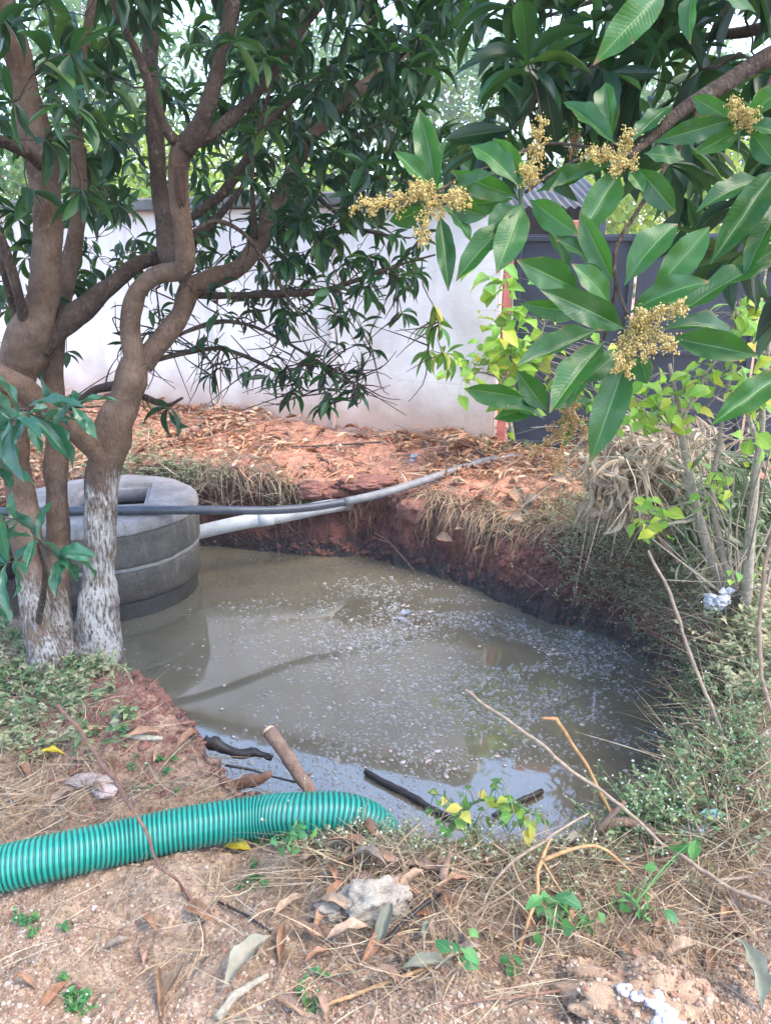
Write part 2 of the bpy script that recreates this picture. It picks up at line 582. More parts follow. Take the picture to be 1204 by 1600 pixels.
M['straw'] = ramp_mat('straw', [(0, (.28, .18, .10)), (.3, (.43, .31, .18)), (.6, (.58, .46, .31)), (.8, (.36, .30, .22)), (1, (.19, .12, .08))], .75, 60, .2, .002, .3, .2)
M['litter'] = ramp_mat('orange_litter', [(0, (.22, .10, .06)), (.25, (.46, .21, .11)), (.5, (.60, .32, .18)), (.75, (.66, .46, .31)), (.9, (.40, .29, .20)), (1, (.17, .09, .06))], .75, 40, .2, .003, .3, .15)
M['dry_leaf'] = ramp_mat('dry_leaf', [(0, (.30, .145, .08)), (.3, (.42, .24, .14)), (.55, (.36, .22, .15)), (.75, (.22, .17, .13)), (1, (.46, .31, .2))], .55, 45, .4, .003, .4, .12)
M['dry_grey'] = ramp_mat('dry_leaf_grey', [(0, (.15, .16, .115)), (.5, (.20, .20, .145)), (1, (.26, .235, .17))], .55, 30, .4, .003, .4, .1, .75)
M['yellow_leaf'] = ramp_mat('yellow_leaf', [(0, (.55, .42, .03)), (1, (.60, .46, .04))], .5, 30, .2, .002, .4, .25, .7)
M['brush'] = ramp_mat('dry_brush_leaf', [(0, (.42, .31, .20)), (.4, (.60, .46, .31)), (.7, (.68, .55, .39)), (1, (.34, .29, .19))], .7, 30, .2, .003, .3, .2)
M['brush_green'] = ramp_mat('grey_green_brush', [(0, (.10, .16, .07)), (.5, (.19, .25, .12)), (1, (.36, .36, .22))], .7, 30, .2, .003, .3, .2)
M['twig_grey'] = ramp_mat('grey_twig', [(0, (.23, .19, .14)), (.5, (.31, .27, .2)), (1, (.42, .37, .28))], .8, 60, .5, .003)
M['twig_brown'] = ramp_mat('brown_twig', [(0, (.16, .085, .06)), (.5, (.23, .13, .09)), (1, (.30, .18, .13))], .8, 60, .5, .003)
M['twig_orange'] = ramp_mat('orange_stalk', [(0, (.40, .21, .09)), (1, (.50, .29, .14))], .75, 60, .6, .003)
M['twig_pink'] = ramp_mat('pale_stalk', [(0, (.24, .165, .115)), (1, (.33, .24, .17))], .7, 60, .4, .002)
M['twig_dark'] = ramp_mat('dark_stick', [(0, (.022, .018, .017)), (1, (.04, .032, .03))], .5, 60, .6, .004, .4)
M['root'] = ramp_mat('root_hair', [(0, (.10, .05, .035)), (.5, (.20, .11, .07)), (1, (.36, .24, .15))], .85, 60, .4, .003)
M['pebble'] = ramp_mat('pebble', [(0, (.20, .125, .085)), (.35, (.30, .195, .13)), (.6, (.44, .33, .24)), (.8, (.25, .125, .08)), (1, (.52, .44, .36))], .85, 200, .3, .002, .2)
M['panicle'] = ramp_mat('panicle_blossom', [(0, (.58, .40, .11)), (.4, (.74, .56, .20)), (.8, (.82, .68, .32)), (1, (.66, .60, .22))], .75, 120, .2, .002, .2, .25)
M['panicle_dry'] = ramp_mat('panicle_blossom_dry', [(0, (.36, .18, .07)), (.5, (.50, .30, .13)), (1, (.60, .42, .22))], .8, 120, .2, .002, .2, .2)
M['panicle_stalk'] = ramp_mat('panicle_stalk', [(0, (.42, .28, .10)), (1, (.48, .34, .14))], .6, 80, .2, .002)

# bark, its colour lowered for the shade under the canopy
m, nt, out = mat('bark'); g = G(nt)
p = g.pos()
n1 = g.noise(p, 9, 5, .6); n2 = g.noise(p, 45, 5, .65)
vs = g.n('VectorMath', _operation='MULTIPLY'); g.put(vs.inputs[0], p); vs.inputs[1].default_value = (1, 1, .22)
n3 = g.noise(vs.outputs[0], 70, 4, .6)
c = g.ramp(n1, [(.25, (.036, .024, .018)), (.5, (.075, .05, .036)), (.72, (.13, .092, .068))])
c = g.mix(g.step(.55, .75, n2), c, (.17, .125, .095))
c = g.mix(g.math('MULTIPLY', g.step(.60, .70, g.noise(p, 14, 5, .7)), .6), c, (.21, .20, .16))
c = g.mix(g.math('MULTIPLY', g.step(.58, .72, g.noise(p, 4, 4)), .7), c, (.03, .02, .015))
c = g.mix(g.math('MULTIPLY', g.step(.55, .35, n3), .5), c, (.04, .025, .02))
b = g.bsdf(Base__Color=c, Roughness=.85, Specular__IOR__Level=.25, Normal=g.bump(g.math('ADD', g.math('MULTIPLY', n3, 1.3), g.math('MULTIPLY', n2, .9)), 1.0, .022))
nt.links.new(b.outputs[0], out.inputs[0]); M['bark'] = m
# bark with flaking lime wash below about a metre
m, nt, out = mat('bark_whitewashed'); g = G(nt)
p = g.pos(); x = g.lc()
vs = g.n('VectorMath', _operation='MULTIPLY'); g.put(vs.inputs[0], p); vs.inputs[1].default_value = (1, 1, .18)
n1 = g.noise(p, 9, 5, .6); n2 = g.noise(p, 45, 5, .65); n3 = g.noise(vs.outputs[0], 115, 6, .7)
c = g.ramp(n1, [(.25, (.08, .05, .034)), (.5, (.165, .106, .073)), (.72, (.25, .172, .125))])
c = g.mix(g.step(.55, .75, n2), c, (.26, .19, .14))
fl = g.math('ADD', g.math('MULTIPLY', n3, .75), g.math('MULTIPLY', g.noise(p, 6, 4, .6), .75))
fl = g.math('ADD', fl, g.math('MULTIPLY', x[1], .30))
white = g.step(.94, 1.13, fl)
c = g.mix(g.math('MULTIPLY', white, .9), c, g.mix(n2, (.36, .33, .30), (.60, .575, .55)))
c = g.mix(g.math('MULTIPLY', g.step(.5, .32, n3), .55), c, (.06, .035, .025))
b = g.bsdf(Base__Color=c, Roughness=.9, Specular__IOR__Level=.2, Normal=g.bump(g.math('ADD', g.math('ADD', n3, g.math('MULTIPLY', n2, .7)), g.math('MULTIPLY', white, .35)), 1.0, .02))
nt.links.new(b.outputs[0], out.inputs[0]); M['bark_white'] = m

# ground
m, nt, out = mat('soil'); g = G(nt)
p = g.pos()
sa = g.n('Attribute', _attribute_name='soil'); c = sa.outputs['Color']
n1 = g.noise(p, 14, 6, .65); n2 = g.noise(p, 90, 4, .6)
vo = g.n('TexVoronoi', Scale=120.0); g.put(vo.inputs['Vector'], p)
vo2 = g.n('TexVoronoi', Scale=45.0); g.put(vo2.inputs['Vector'], p)
c = g.mix(g.step(.3, .75, n1), g.mix(1.0, c, (.55, .5, .48), 'MULTIPLY'), g.mix(1.0, c, (1.15, 1.12, 1.1), 'MULTIPLY'))
gc = g.n('SeparateColor'); g.put(gc.inputs[0], vo.outputs['Color'])
c = g.mix(g.math('MULTIPLY', g.step(.6, .9, gc.outputs[0]), .5), c, g.mix(1.0, c, (1.5, 1.55, 1.6), 'MULTIPLY'))
c = g.mix(g.math('MULTIPLY', g.step(.7, .95, gc.outputs[1]), .5), c, g.mix(1.0, c, (.45, .4, .38), 'MULTIPLY'))
sz = g.n('SeparateXYZ'); g.put(sz.inputs[0], p)
wet = g.math('SUBTRACT', 1.0, g.step(.02, .15, g.math('ADD', sz.outputs[2], g.math('MULTIPLY', g.math('SUBTRACT', n1, .5), .22))))
c = g.mix(g.math('MULTIPLY', wet, .82), c, (.022, .017, .018))
rg = g.math('SUBTRACT', .95, g.math('MULTIPLY', wet, .55))
h = g.math('ADD', g.math('ADD', n1, g.math('MULTIPLY', n2, .35)), g.math('MULTIPLY', vo2.outputs['Distance'], .5))
b = g.bsdf(Base__Color=c, Roughness=rg, Specular__IOR__Level=.35, Normal=g.bump(h, .9, .02))
nt.links.new(b.outputs[0], out.inputs[0]); M['soil'] = m

# murky water
m, nt, out = mat('murky_water'); g = G(nt)
p = g.pos()
n1 = g.noise(p, 1.3, 4, .6, .6); n2 = g.noise(p, 5, 5, .65, .8)
c = g.ramp(n1, [(.3, (.078, .072, .050)), (.5, (.100, .090, .063)), (.7, (.118, .101, .074))])
scum = g.step(.56, .72, n2)
c = g.mix(g.math('MULTIPLY', scum, .25), c, (.06, .057, .052))
h = g.math('ADD', g.noise(p, 4, 2), g.math('MULTIPLY', g.noise(p, 22, 2), .12))
b = g.bsdf(Base__Color=c, Roughness=g.math('ADD', .035, g.math('MULTIPLY', scum, .05)), IOR=2.1, Normal=g.bump(h, .04, .02))
nt.links.new(b.outputs[0], out.inputs[0]); M['water'] = m
# bubbles
m, nt, out = mat('foam_bubble'); g = G(nt)
x = g.lc()
lw = g.n('LayerWeight', Blend=.45)
b = g.bsdf(Base__Color=g.mix(x[2], (.25, .245, .23), (.42, .415, .40)), Roughness=.12, IOR=1.33)
t = g.n('BsdfTransparent')
ms = g.n('MixShader'); g.put(ms.inputs[0], g.math('ADD', .28, g.math('MULTIPLY', lw.outputs['Facing'], .65), True))
nt.links.new(t.outputs[0], ms.inputs[1]); nt.links.new(b.outputs[0], ms.inputs[2]); nt.links.new(ms.outputs[0], out.inputs[0]); M['foam'] = m

# plaster wall
m, nt, out = mat('stained_plaster'); g = G(nt)
p = g.pos(); sz = g.n('SeparateXYZ'); g.put(sz.inputs[0], p)
vs = g.n('VectorMath', _operation='MULTIPLY'); g.put(vs.inputs[0], p); vs.inputs[1].default_value = (1, 1, .12)
n1 = g.noise(p, 1.6, 6, .62); n2 = g.noise(p, 12, 6, .65); st = g.noise(vs.outputs[0], 5, 5, .6)
c = g.ramp(n1, [(.3, (.50, .45, .42)), (.5, (.63, .575, .55)), (.7, (.72, .66, .63))])
c = g.mix(g.math('MULTIPLY', g.step(.50, .72, st), .6), c, (.46, .40, .37))
c = g.mix(g.math('MULTIPLY', g.step(.6, .75, n2), .35), c, (.46, .40, .37))
hz = g.math('ADD', sz.outputs[2], g.math('MULTIPLY', g.math('SUBTRACT', n1, .5), .7))
c = g.mix(g.math('MULTIPLY', g.math('SUBTRACT', 1.0, g.step(.74, 1.3, hz)), .8), c, (.40, .25, .18))
cr_ = g.n('TexVoronoi', Scale=1.1, _feature='DISTANCE_TO_EDGE'); g.put(cr_.inputs['Vector'], g.mix(.12, p, g.n('TexNoise', Scale=3.0).outputs[1]))
c = g.mix(g.math('MULTIPLY', g.math('SUBTRACT', 1.0, g.step(.0, .008, cr_.outputs['Distance'])), .16), c, (.30, .25, .23))
b = g.bsdf(Base__Color=c, Roughness=.9, Specular__IOR__Level=.2, Normal=g.bump(g.math('ADD', n2, g.math('MULTIPLY', g.noise(p, 70, 3), .3)), .5, .01))
nt.links.new(b.outputs[0], out.inputs[0]); M['plaster'] = m


def simple(name, ca, cb, rough, ns=12, bump=.3, bd=.005, metal=0.0, spec=.4, stretch=None, cc=None, tide=None):
    m, nt, out = mat(name); g = G(nt)
    p = g.pos()
    if stretch:
        vs = g.n('VectorMath', _operation='MULTIPLY'); g.put(vs.inputs[0], p); vs.inputs[1].default_value = stretch; p = vs.outputs[0]
    n1 = g.noise(p, ns, 6, .65); n2 = g.noise(p, ns * 7, 4, .6)
    c = g.mix(g.step(.3, .7, n1), ca, cb)
    if cc: c = g.mix(g.math('MULTIPLY', g.step(.56, .7, n2), .7), c, cc)
    if tide:
        q = g.pos(); vz = g.n('SeparateXYZ'); g.put(vz.inputs[0], q)
        v2 = g.n('VectorMath', _operation='MULTIPLY'); g.put(v2.inputs[0], q); v2.inputs[1].default_value = (1, 1, .15)
        stn = g.noise(v2.outputs[0], 16, 5, .65)
        c = g.mix(g.math('MULTIPLY', g.step(.52, .7, stn), .55), c, tide[3])
        hh = g.math('ADD', vz.outputs[2], g.math('MULTIPLY', g.math('SUBTRACT', g.noise(q, 8, 4), .5), .22))
        c = g.mix(g.math('MULTIPLY', g.math('SUBTRACT', 1.0, g.step(tide[0], tide[1], hh)), .8), c, tide[2])
    b = g.bsdf(Base__Color=c, Roughness=g.math('ADD', rough - .06, g.math('MULTIPLY', n2, .12)), Metallic=metal, Specular__IOR__Level=spec, Normal=g.bump(g.math('ADD', n1, n2), bump, bd))
    nt.links.new(b.outputs[0], out.inputs[0])
    return m


M['coping'] = simple('weathered_coping', (.08, .08, .078), (.15, .145, .14), .9, 5, .5, .01, cc=(.10, .10, .09))
M['concrete'] = simple('ring_concrete', (.056, .05, .041), (.105, .093, .076), .88, 7, .8, .014, cc=(.028, .028, .024), tide=(.12, .30, (.045, .036, .026), (.17, .155, .135)))  # darker than the slab: tree shade put into the colour, plus tide stains
M['concrete_top'] = simple('slab_concrete', (.15, .135, .125), (.25, .225, .215), .9, 6, .6, .01, cc=(.10, .092, .09), tide=(.0, .01, (.1, .08, .06), (.10, .085, .075)))
M['concrete_wet'] = simple('wet_ring_concrete', (.025, .024, .021), (.045, .042, .037), .4, 8, .6, .01)
M['mortar'] = simple('mortar_joint', (.16, .155, .14), (.24, .23, .21), .95, 20, .5, .006)
M['hole_shade'] = simple('shaft_inside', (.012, .012, .011), (.02, .02, .018), .95, 8)  # near black colour stands in for the shade down the shaft
M['gate'] = simple('gate_sheet', (.016, .019, .034), (.026, .030, .048), .5, 3, .15, .01, .0, .5, cc=(.035, .038, .052))
M['gate_frame'] = simple('gate_frame', (.02, .024, .036), (.032, .038, .054), .5, 8)
M['red_steel'] = simple('red_oxide_steel', (.42, .10, .085), (.55, .16, .13), .65, 9, .4, .006, cc=(.30, .12, .09))
M['roof_sheet'] = simple('roof_sheet', (.035, .036, .04), (.065, .066, .07), .6, 3)
M['cloth'] = simple('white_cloth', (.62, .60, .62), (.75, .74, .76), .8, 20)
M['pvc_grey'] = simple('grey_pvc', (.30, .31, .315), (.42, .42, .415), .5, 7, .2, .004, cc=(.22, .20, .18))
M['hdpe'] = simple('black_hdpe', (.030, .036, .048), (.05, .056, .07), .38, 10, .2, .003, cc=(.10, .10, .11))
M['hdpe_dusty'] = simple('dusty_hdpe', (.12, .12, .125), (.19, .185, .185), .6, 12, .2, .003, cc=(.08, .08, .085))
M['bamboo'] = simple('bamboo_pole', (.34, .23, .16), (.45, .32, .23), .7, 14, .3, .004)
M['stake'] = simple('barked_stake', (.20, .115, .075), (.34, .22, .15), .85, 26, .8, .01, cc=(.11, .06, .045), stretch=(1, 1, .5))
M['cut_wood'] = simple('cut_wood', (.62, .36, .22), (.70, .45, .29), .8, 40, .4, .003)
M['rock_pale'] = simple('pale_mortar_lump', (.30, .25, .195), (.46, .40, .32), .95, 40, .9, .012, cc=(.20, .16, .12))
M['rock_sand'] = simple('sandy_lump', (.30, .19, .12), (.42, .285, .19), .95, 45, .7, .012, cc=(.24, .15, .10))
M['clod'] = simple('red_clod', (.16, .065, .05), (.26, .115, .085), .95, 12, .9, .015, cc=(.14, .06, .05))
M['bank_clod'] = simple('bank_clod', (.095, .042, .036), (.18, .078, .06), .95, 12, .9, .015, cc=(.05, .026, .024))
M['clod_grey'] = simple('pale_clod', (.36, .28, .25), (.44, .36, .33), .95, 12, .9, .012)
M['paint'] = simple('spilled_lime', (.38, .36, .43), (.52, .50, .58), .85, 40, .6, .006)
M['poly_white'] = simple('white_poly_bag', (.22, .225, .25), (.31, .315, .34), .35, 14, .3, .006)
M['poly_blue'] = simple('blue_poly_bag', (.20, .42, .52), (.34, .56, .64), .3, 14, .3, .006)
M['cable'] = simple('black_cable', (.02, .02, .022), (.035, .033, .035), .5, 20)
M['scum'] = simple('scum_flake', (.34, .26, .24), (.46, .38, .36), .8, 30)
M['far_bark'] = simple('far_bark', (.16, .13, .11), (.26, .22, .19), .9, 6)
# hose
m, nt, out = mat('suction_hose'); g = G(nt)
x = g.lc()
c = g.mix(g.step(.45, .75, x[1]), (.004, .085, .066), (.005, .20, .148))
c = g.mix(g.math('MULTIPLY', g.step(.58, .8, g.noise(g.pos(), 18, 4, .6)), .18), c, (.25, .33, .28))
b = g.bsdf(Base__Color=c, Roughness=.34, Specular__IOR__Level=.5, Coat__Weight=.15, Normal=g.bump(g.noise(g.pos(), 90, 3), .08, .003))
nt.links.new(b.outputs[0], out.inputs[0]); M['hose'] = m

# ------------------------------------------------------------------ terrain with the pit
PC = np.array([0.1, 3.6])
SHORE = np.array([   # x, y, bank width, undercut
    (-.15, 1.95, .05, .02), (.1, 1.90, .05, .02), (.35, 1.90, .06, .02), (.56, 1.96, .10, .0), (.84, 2.14, .14, .0), (1.02, 2.40, .18, .0),
    (1.22, 2.72, .18, .0), (1.36, 3.05, .18, .0), (1.44, 3.40, .2, .0), (1.42, 3.75, .25, .0), (1.33, 4.03, .34, .0), (1.03, 4.22, .42, .0),
    (.87, 4.36, .36, .0), (.64, 4.62, .24, .02), (.43, 4.88, .14, .05), (.12, 5.14, .08, .09), (-.19, 5.28, .06, .12), (-.56, 5.32, .06, .12), (-.97, 5.44, .10, .06),
    (-1.47, 5.56, .16, .02), (-1.95, 5.5, .16, 0), (-2.5, 5.0, .15, 0), (-2.65, 4.3, .15, 0), (-2.25, 3.8, .15, 0), (-1.65, 3.52, .12, 0),
    (-1.36, 3.40, .07, 0), (-1.2, 3.16, .08, 0), (-.98, 2.86, .10, 0), (-.76, 2.58, .10, 0), (-.60, 2.36, .08, 0), (-.40, 2.12, .06, 0)])
_a = np.arctan2(SHORE[:, 1] - PC[1], SHORE[:, 0] - PC[0])
_o = np.argsort(_a)
_a = _a[_o]; _S = SHORE[_o]
_rad = np.hypot(_S[:, 0] - PC[0], _S[:, 1] - PC[1])


def ring_at(th):
    th = (np.asarray(th) + math.pi) % (2 * math.pi) - math.pi
    f = lambda v: np.interp(th, np.concatenate([_a - 2 * math.pi, _a, _a + 2 * math.pi]), np.tile(v, 3))
    return f(_rad), f(_S[:, 2]), f(_S[:, 3])


def ground_z(x, y):
    x = np.asarray(x, float); y = np.asarray(y, float)
    far = .56 + .125 * np.clip(y - 5.3, -.6, 2.2)
    near = .47 + .03 * np.clip(1.9 - y, 0, 1.5) + .05 * np.clip(x - .2, 0, 1.5)
    right = .52 + .10 * np.clip(x - 1.2, 0, 3)
    left = .40 + .03 * np.clip(-1.5 - x, 0, 3)
    wf = sstep(3.9, 5.2, y); wr = sstep(.9, 1.6, x) * sstep(1.8, 2.6, y); wl = sstep(-.8, -1.4, x) * sstep(2.2, 2.9, y)
    z = near * (1 - wr) + right * wr
    z = z * (1 - wl) + left * wl
    z = z * (1 - wf) + far * wf
    z = z + .15 * np.exp(-(((x + .86) / .30) ** 2 + ((y - 2.58) / .34) ** 2))
    z = z + .05 * np.exp(-(((x - .42) / .22) ** 2 + ((y - 1.22) / .16) ** 2))
    z = z + .045 * fbm(x * 1.7, y * 1.7, None, 3) + .016 * fbm(x * 7, y * 7, None, 3)
    return z


NT = 1500
th = np.linspace(-math.pi, math.pi, NT, endpoint=False)
Rs, Wb, Uc = ring_at(th)
# smooth the outline a little, then roughen it
ker = np.hanning(31); ker /= ker.sum()
sm = lambda v: np.convolve(np.concatenate([v[-40:], v, v[:40]]), ker, 'same')[40:-40]
Rs, Wb, Uc = sm(Rs), sm(Wb), sm(Uc)
cx, cy = np.cos(th), np.sin(th)
Rs = Rs + .035 * fbm(cx * 7, cy * 7, None, 4) + .012 * fbm(cx * 40, cy * 40, None, 3)
crx, cry = PC[0] + (Rs + Wb) * cx, PC[1] + (Rs + Wb) * cy
rows = []
rows.append((np.zeros(NT), np.full(NT, -.5)))
rows.append((Rs * .5, np.full(NT, -.45)))
rows.append((Rs - .12, np.full(NT, -.25)))
rows.append((Rs - .03, np.full(NT, -.06)))
KB = 22
for k in range(KB + 1):
    s = k / KB
    off = Wb * (s ** 1.25)
    e = s - .22 * math.sin(s * math.pi) * 0
    under = Uc * math.sin(min(1, s / .92) * math.pi) ** 1.2
    zc = ground_z(PC[0] + (Rs + Wb) * cx, PC[1] + (Rs + Wb) * cy)
    zz = zc * (1 - (1 - s) ** 1.35)
    rr = Rs + off + under
    X, Y = PC[0] + rr * cx, PC[1] + rr * cy
    a = math.sin(s * math.pi) ** .7 if 0 < s < 1 else 0
    rr = rr + a * (.055 * fbm(X * 5, Y * 5, zz * 7, 4) + .02 * fbm(X * 22, Y * 22, zz * 30, 3))
    zz = zz + a * .02 * fbm(X * 11 + 5, Y * 11, zz * 11, 3)
    rows.append((rr, zz))
d = 0.0; step = .012
while d < 150:
    d += step
    step = .0135 if d < .5 else (.0165 if d < 2.6 else min(step * 1.09, 12))
    rr = Rs + Wb + d
    X, Y = PC[0] + rr * cx, PC[1] + rr * cy
    rows.append((rr, ground_z(X, Y) - .03 * math.exp(-d / .03) + .007 * vnoise(X * 60, Y * 60)))
RR = np.array([r[0] for r in rows]); ZZ = np.array([r[1] for r in rows])
TX, TY = PC[0] + RR * cx, PC[1] + RR * cy
TV = np.stack([TX, TY, ZZ], -1)
nr = len(rows)
i, j = np.meshgrid(np.arange(nr - 1), np.arange(NT), indexing='ij')
j2 = (j + 1) % NT
TQ = np.stack([i * NT + j, (i + 1) * NT + j, (i + 1) * NT + j2, i * NT + j2], -1).reshape(-1, 4)
# soil colours of the place
x_, y_, z_ = TX.ravel(), TY.ravel(), ZZ.ravel()
n_a = fbm(x_ * 1.3, y_ * 1.3, None, 4); n_b = fbm(x_ * 6, y_ * 6, z_ * 6, 4)
def cmix(a, b, w): return a + (np.asarray(b) - a) * w[:, None]
col = np.tile(np.array([.285, .208, .14]), (len(x_), 1))
col = cmix(col, (.39, .295, .21), sstep(.1, .7, n_b) * .6)
col = cmix(col, (.19, .122, .082), sstep(.1, .8, n_a) * .55)
col = cmix(col, (.28, .165, .112), np.exp(-(((x_ + .85) / .42) ** 2 + ((y_ - 2.55) / .45) ** 2)) * .95)         # red lump by the trunk
col = cmix(col, (.17, .13, .085), sstep(-.9, -1.5, x_) * sstep(2.0, 2.5, y_) * sstep(4.6, 4.2, y_) * .8)
col = cmix(col, (.38, .25, .16), sstep(.3, .6, x_) * sstep(1.75, 1.45, y_) * .8)                              # sandy corner
col = cmix(col, (.44, .225, .15), sstep(4.5, 5.1, y_))                                                       # far ground
col = cmix(col, (.30, .12, .085), sstep(4.5, 5.1, y_) * sstep(.1, .6, n_b) * .6)
col = cmix(col, (.27, .18, .12), sstep(1.2, 1.7, x_) * sstep(2.0, 2.4, y_) * sstep(5.4, 4.6, y_) * .85)
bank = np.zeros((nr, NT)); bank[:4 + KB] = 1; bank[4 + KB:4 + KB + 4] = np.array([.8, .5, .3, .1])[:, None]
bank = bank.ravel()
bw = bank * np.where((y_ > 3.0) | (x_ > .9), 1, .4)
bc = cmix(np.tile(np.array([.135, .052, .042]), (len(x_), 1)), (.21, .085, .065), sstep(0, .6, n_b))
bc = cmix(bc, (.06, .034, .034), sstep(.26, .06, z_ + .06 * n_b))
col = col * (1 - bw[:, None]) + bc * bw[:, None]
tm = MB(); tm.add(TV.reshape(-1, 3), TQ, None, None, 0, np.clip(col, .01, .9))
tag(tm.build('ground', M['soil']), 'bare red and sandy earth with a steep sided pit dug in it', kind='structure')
near_rows = np.arange(nr - 1)[RR.max(1)[:-1] < 14]
keep = (TQ[:, 0] // NT) <= near_rows.max()
TREE = BVHTree.FromPolygons([tuple(v) for v in TV[:near_rows.max() + 2].reshape(-1, 3)], [tuple(q) for q in TQ[keep]])
ORG = Vector(CAM)


def hit(px, py):
    """where the line of sight through a photo pixel meets the earth"""
    h = TREE.ray_cast(ORG, Vector(ray(px, py)).normalized())
    return (np.array(h[0]), np.array(h[1])) if h[0] is not None else (P(px, py, 6.0), np.array([0, 0, 1.0]))


def drop(x, y, top=3.0):
    h = TREE.ray_cast(Vector((x, y, top)), Vector((0, 0, -1)))
    return h[0].z if h[0] is not None else float(ground_z(x, y))


def drops(xy):
    return np.array([drop(a, b) for a, b in xy])


# water
wm = MB()
K = 160
a = np.linspace(0, 2 * math.pi, K, endpoint=False)
r0, _, _ = ring_at(a)
r0 = r0 + .12
V = [np.stack([PC[0] + r0 * f * np.cos(a), PC[1] + r0 * f * np.sin(a), np.zeros(K)], 1) for f in (.02, .35, .7, 1.0)]
q = [(k * K + t, (k + 1) * K + t, (k + 1) * K + (t + 1) % K, k * K + (t + 1) % K) for k in range(3) for t in range(K)]
wm.add(np.concatenate(V + [np.array([[PC[0], PC[1], 0.0]])]), q, [(4 * K, t, (t + 1) % K) for t in range(K)])
tag(wm.build('water', M['water']), 'murky grey brown waste water standing in the pit', kind='structure')


def in_pit(x, y, margin=0.0):
    r = np.hypot(x - PC[0], y - PC[1]); t = np.arctan2(y - PC[1], x - PC[0])
    return r < ring_at(t)[0] - margin


# bubbles and scum on the water
fm = MB()
n = 150000
bx, by = R.uniform(-2.2, 1.6, n), R.uniform(1.9, 5.4, n)
dens = fbm(bx * 1.5 + 3, by * 1.5, None, 4) * .55 + fbm(bx * 5, by * 9, None, 3) * .35
zone = .25 + .75 * sstep(-.9, .5, bx) * sstep(5.1, 4.1, by)
zone = np.maximum(zone, .95 * sstep(3.5, 2.6, by)); zone = np.maximum(zone, .9 * np.exp(-(((bx + .75) / .4) ** 2 + ((by - 2.95) / .35) ** 2)))
zone = zone * (1 - .55 * np.exp(-(((bx + .25) / .75) ** 2 + ((by - 3.35) / .55) ** 2))) * (1 - .85 * sstep(4.7, 5.0, by)) * (1 - .8 * sstep(.95, 1.35, bx - .25 * (by - 3)))
zone = zone * (1 - .35 * sstep(2.35, 2.0, by))
k = (R.random(n) < np.clip(zone * (dens * 1.4 + .36) * .9, 0, .75)) & in_pit(bx, by, .05) & (np.hypot(bx + 1.8, by - 4.74) > .6)
bx, by = bx[k], by[k]
br = np.clip(R.lognormal(math.log(.0042), .48, len(bx)), .0018, .014)
HV = [(0, 0, 1.0)] + [(.78 * math.cos(t), .78 * math.sin(t), .62) for t in np.arange(6) * math.pi / 3] + [(math.cos(t), math.sin(t), -.05) for t in np.arange(6) * math.pi / 3]
HT = [(0, 1 + t, 1 + (t + 1) % 6) for t in range(6)]
HT += [(1 + t, 7 + t, 7 + (t + 1) % 6) for t in range(6)] + [(1 + t, 7 + (t + 1) % 6, 1 + (t + 1) % 6) for t in range(6)]
blobs(fm, np.stack([bx, by, np.full(len(bx), .0005)], 1), br, np.array(HV), np.array(HT), .75, .06)
tag(fm.build('foam_bubbles', M['foam']), 'pale bubbles and froth floating all over the waste water', kind='stuff')
sm_ = MB()
px_ = np.concatenate([R.normal(640, 35, 60), R.normal(885, 22, 26), R.uniform(300, 1000, 90), R.normal(680, 40, 40)])
py_ = np.concatenate([R.normal(962, 10, 60), R.normal(1018, 4, 26), R.uniform(950, 1220, 90), R.normal(1185, 12, 40)])
pts = np.array([CAM + ray(a_, b_) * (-2.098 / ray(a_, b_)[2]) for a_, b_ in zip(px_, py_)])
pts = pts[in_pit(pts[:, 0], pts[:, 1], .08)]
blobs(sm_, pts + [0, 0, .001], R.uniform(.004, .018, len(pts)) * np.where(R.random(len(pts)) < .7, .6, 1), ICO_V, ICO_F, .12, .45)
tag(sm_.build('scum_flakes', M['scum']), 'pinkish scum and bits of debris drifting on the water', kind='stuff')

# ------------------------------------------------------------------ manhole
MC = np.array([-1.80, 4.74]); MZ = .625; MR = .575
mh = thing('manhole', (MC[0], MC[1], -.3), 'round concrete manhole of stacked rings with a square hole in its slab', 'manhole')


def ring_body(z0, z1, r, chip=.006, seed=0.0, n=96, lip=.012):
    mb = MB()
    prof = [(r - .09, z0), (r - lip, z0), (r, z0 + lip)] + [(r, z0 + lip + (z1 - z0 - 2 * lip) * t) for t in np.linspace(.15, .85, 5)] + [(r, z1 - lip), (r - lip, z1), (r - .09, z1)]
    an = np.linspace(0, 2 * math.pi, n, endpoint=False)
    V = []
    for (rr, zz) in prof:
        X, Y = rr * np.cos(an), rr * np.sin(an)
        k = 1 + chip * fbm(X * 9 + seed, Y * 9, np.full(n, zz * 12), 3)
        V.append(np.stack([MC[0] + X * k, MC[1] + Y * k, np.full(n, zz) + .004 * fbm(X * 6, Y * 6 + seed, None, 3)], 1))
    m_ = len(prof)
    q = [(a_ * n + t, a_ * n + (t + 1) % n, ((a_ + 1) % m_) * n + (t + 1) % n, ((a_ + 1) % m_) * n + t) for a_ in range(m_) for t in range(n)]
    mb.add(np.concatenate(V), q)
    return mb


ring_body(-.3, .135, MR - .035, .008, 1).build('ring', M['concrete_wet'], mh)
ring_body(.115, .325, MR - .008, .008, 2).build('ring', M['concrete'], mh)
ring_body(.342, .548, MR + .004, .008, 3).build('ring', M['concrete'], mh)
ring_body(.318, .348, MR - .006, .012, 4, lip=.004).build('mortar_joint', M['mortar'], mh)
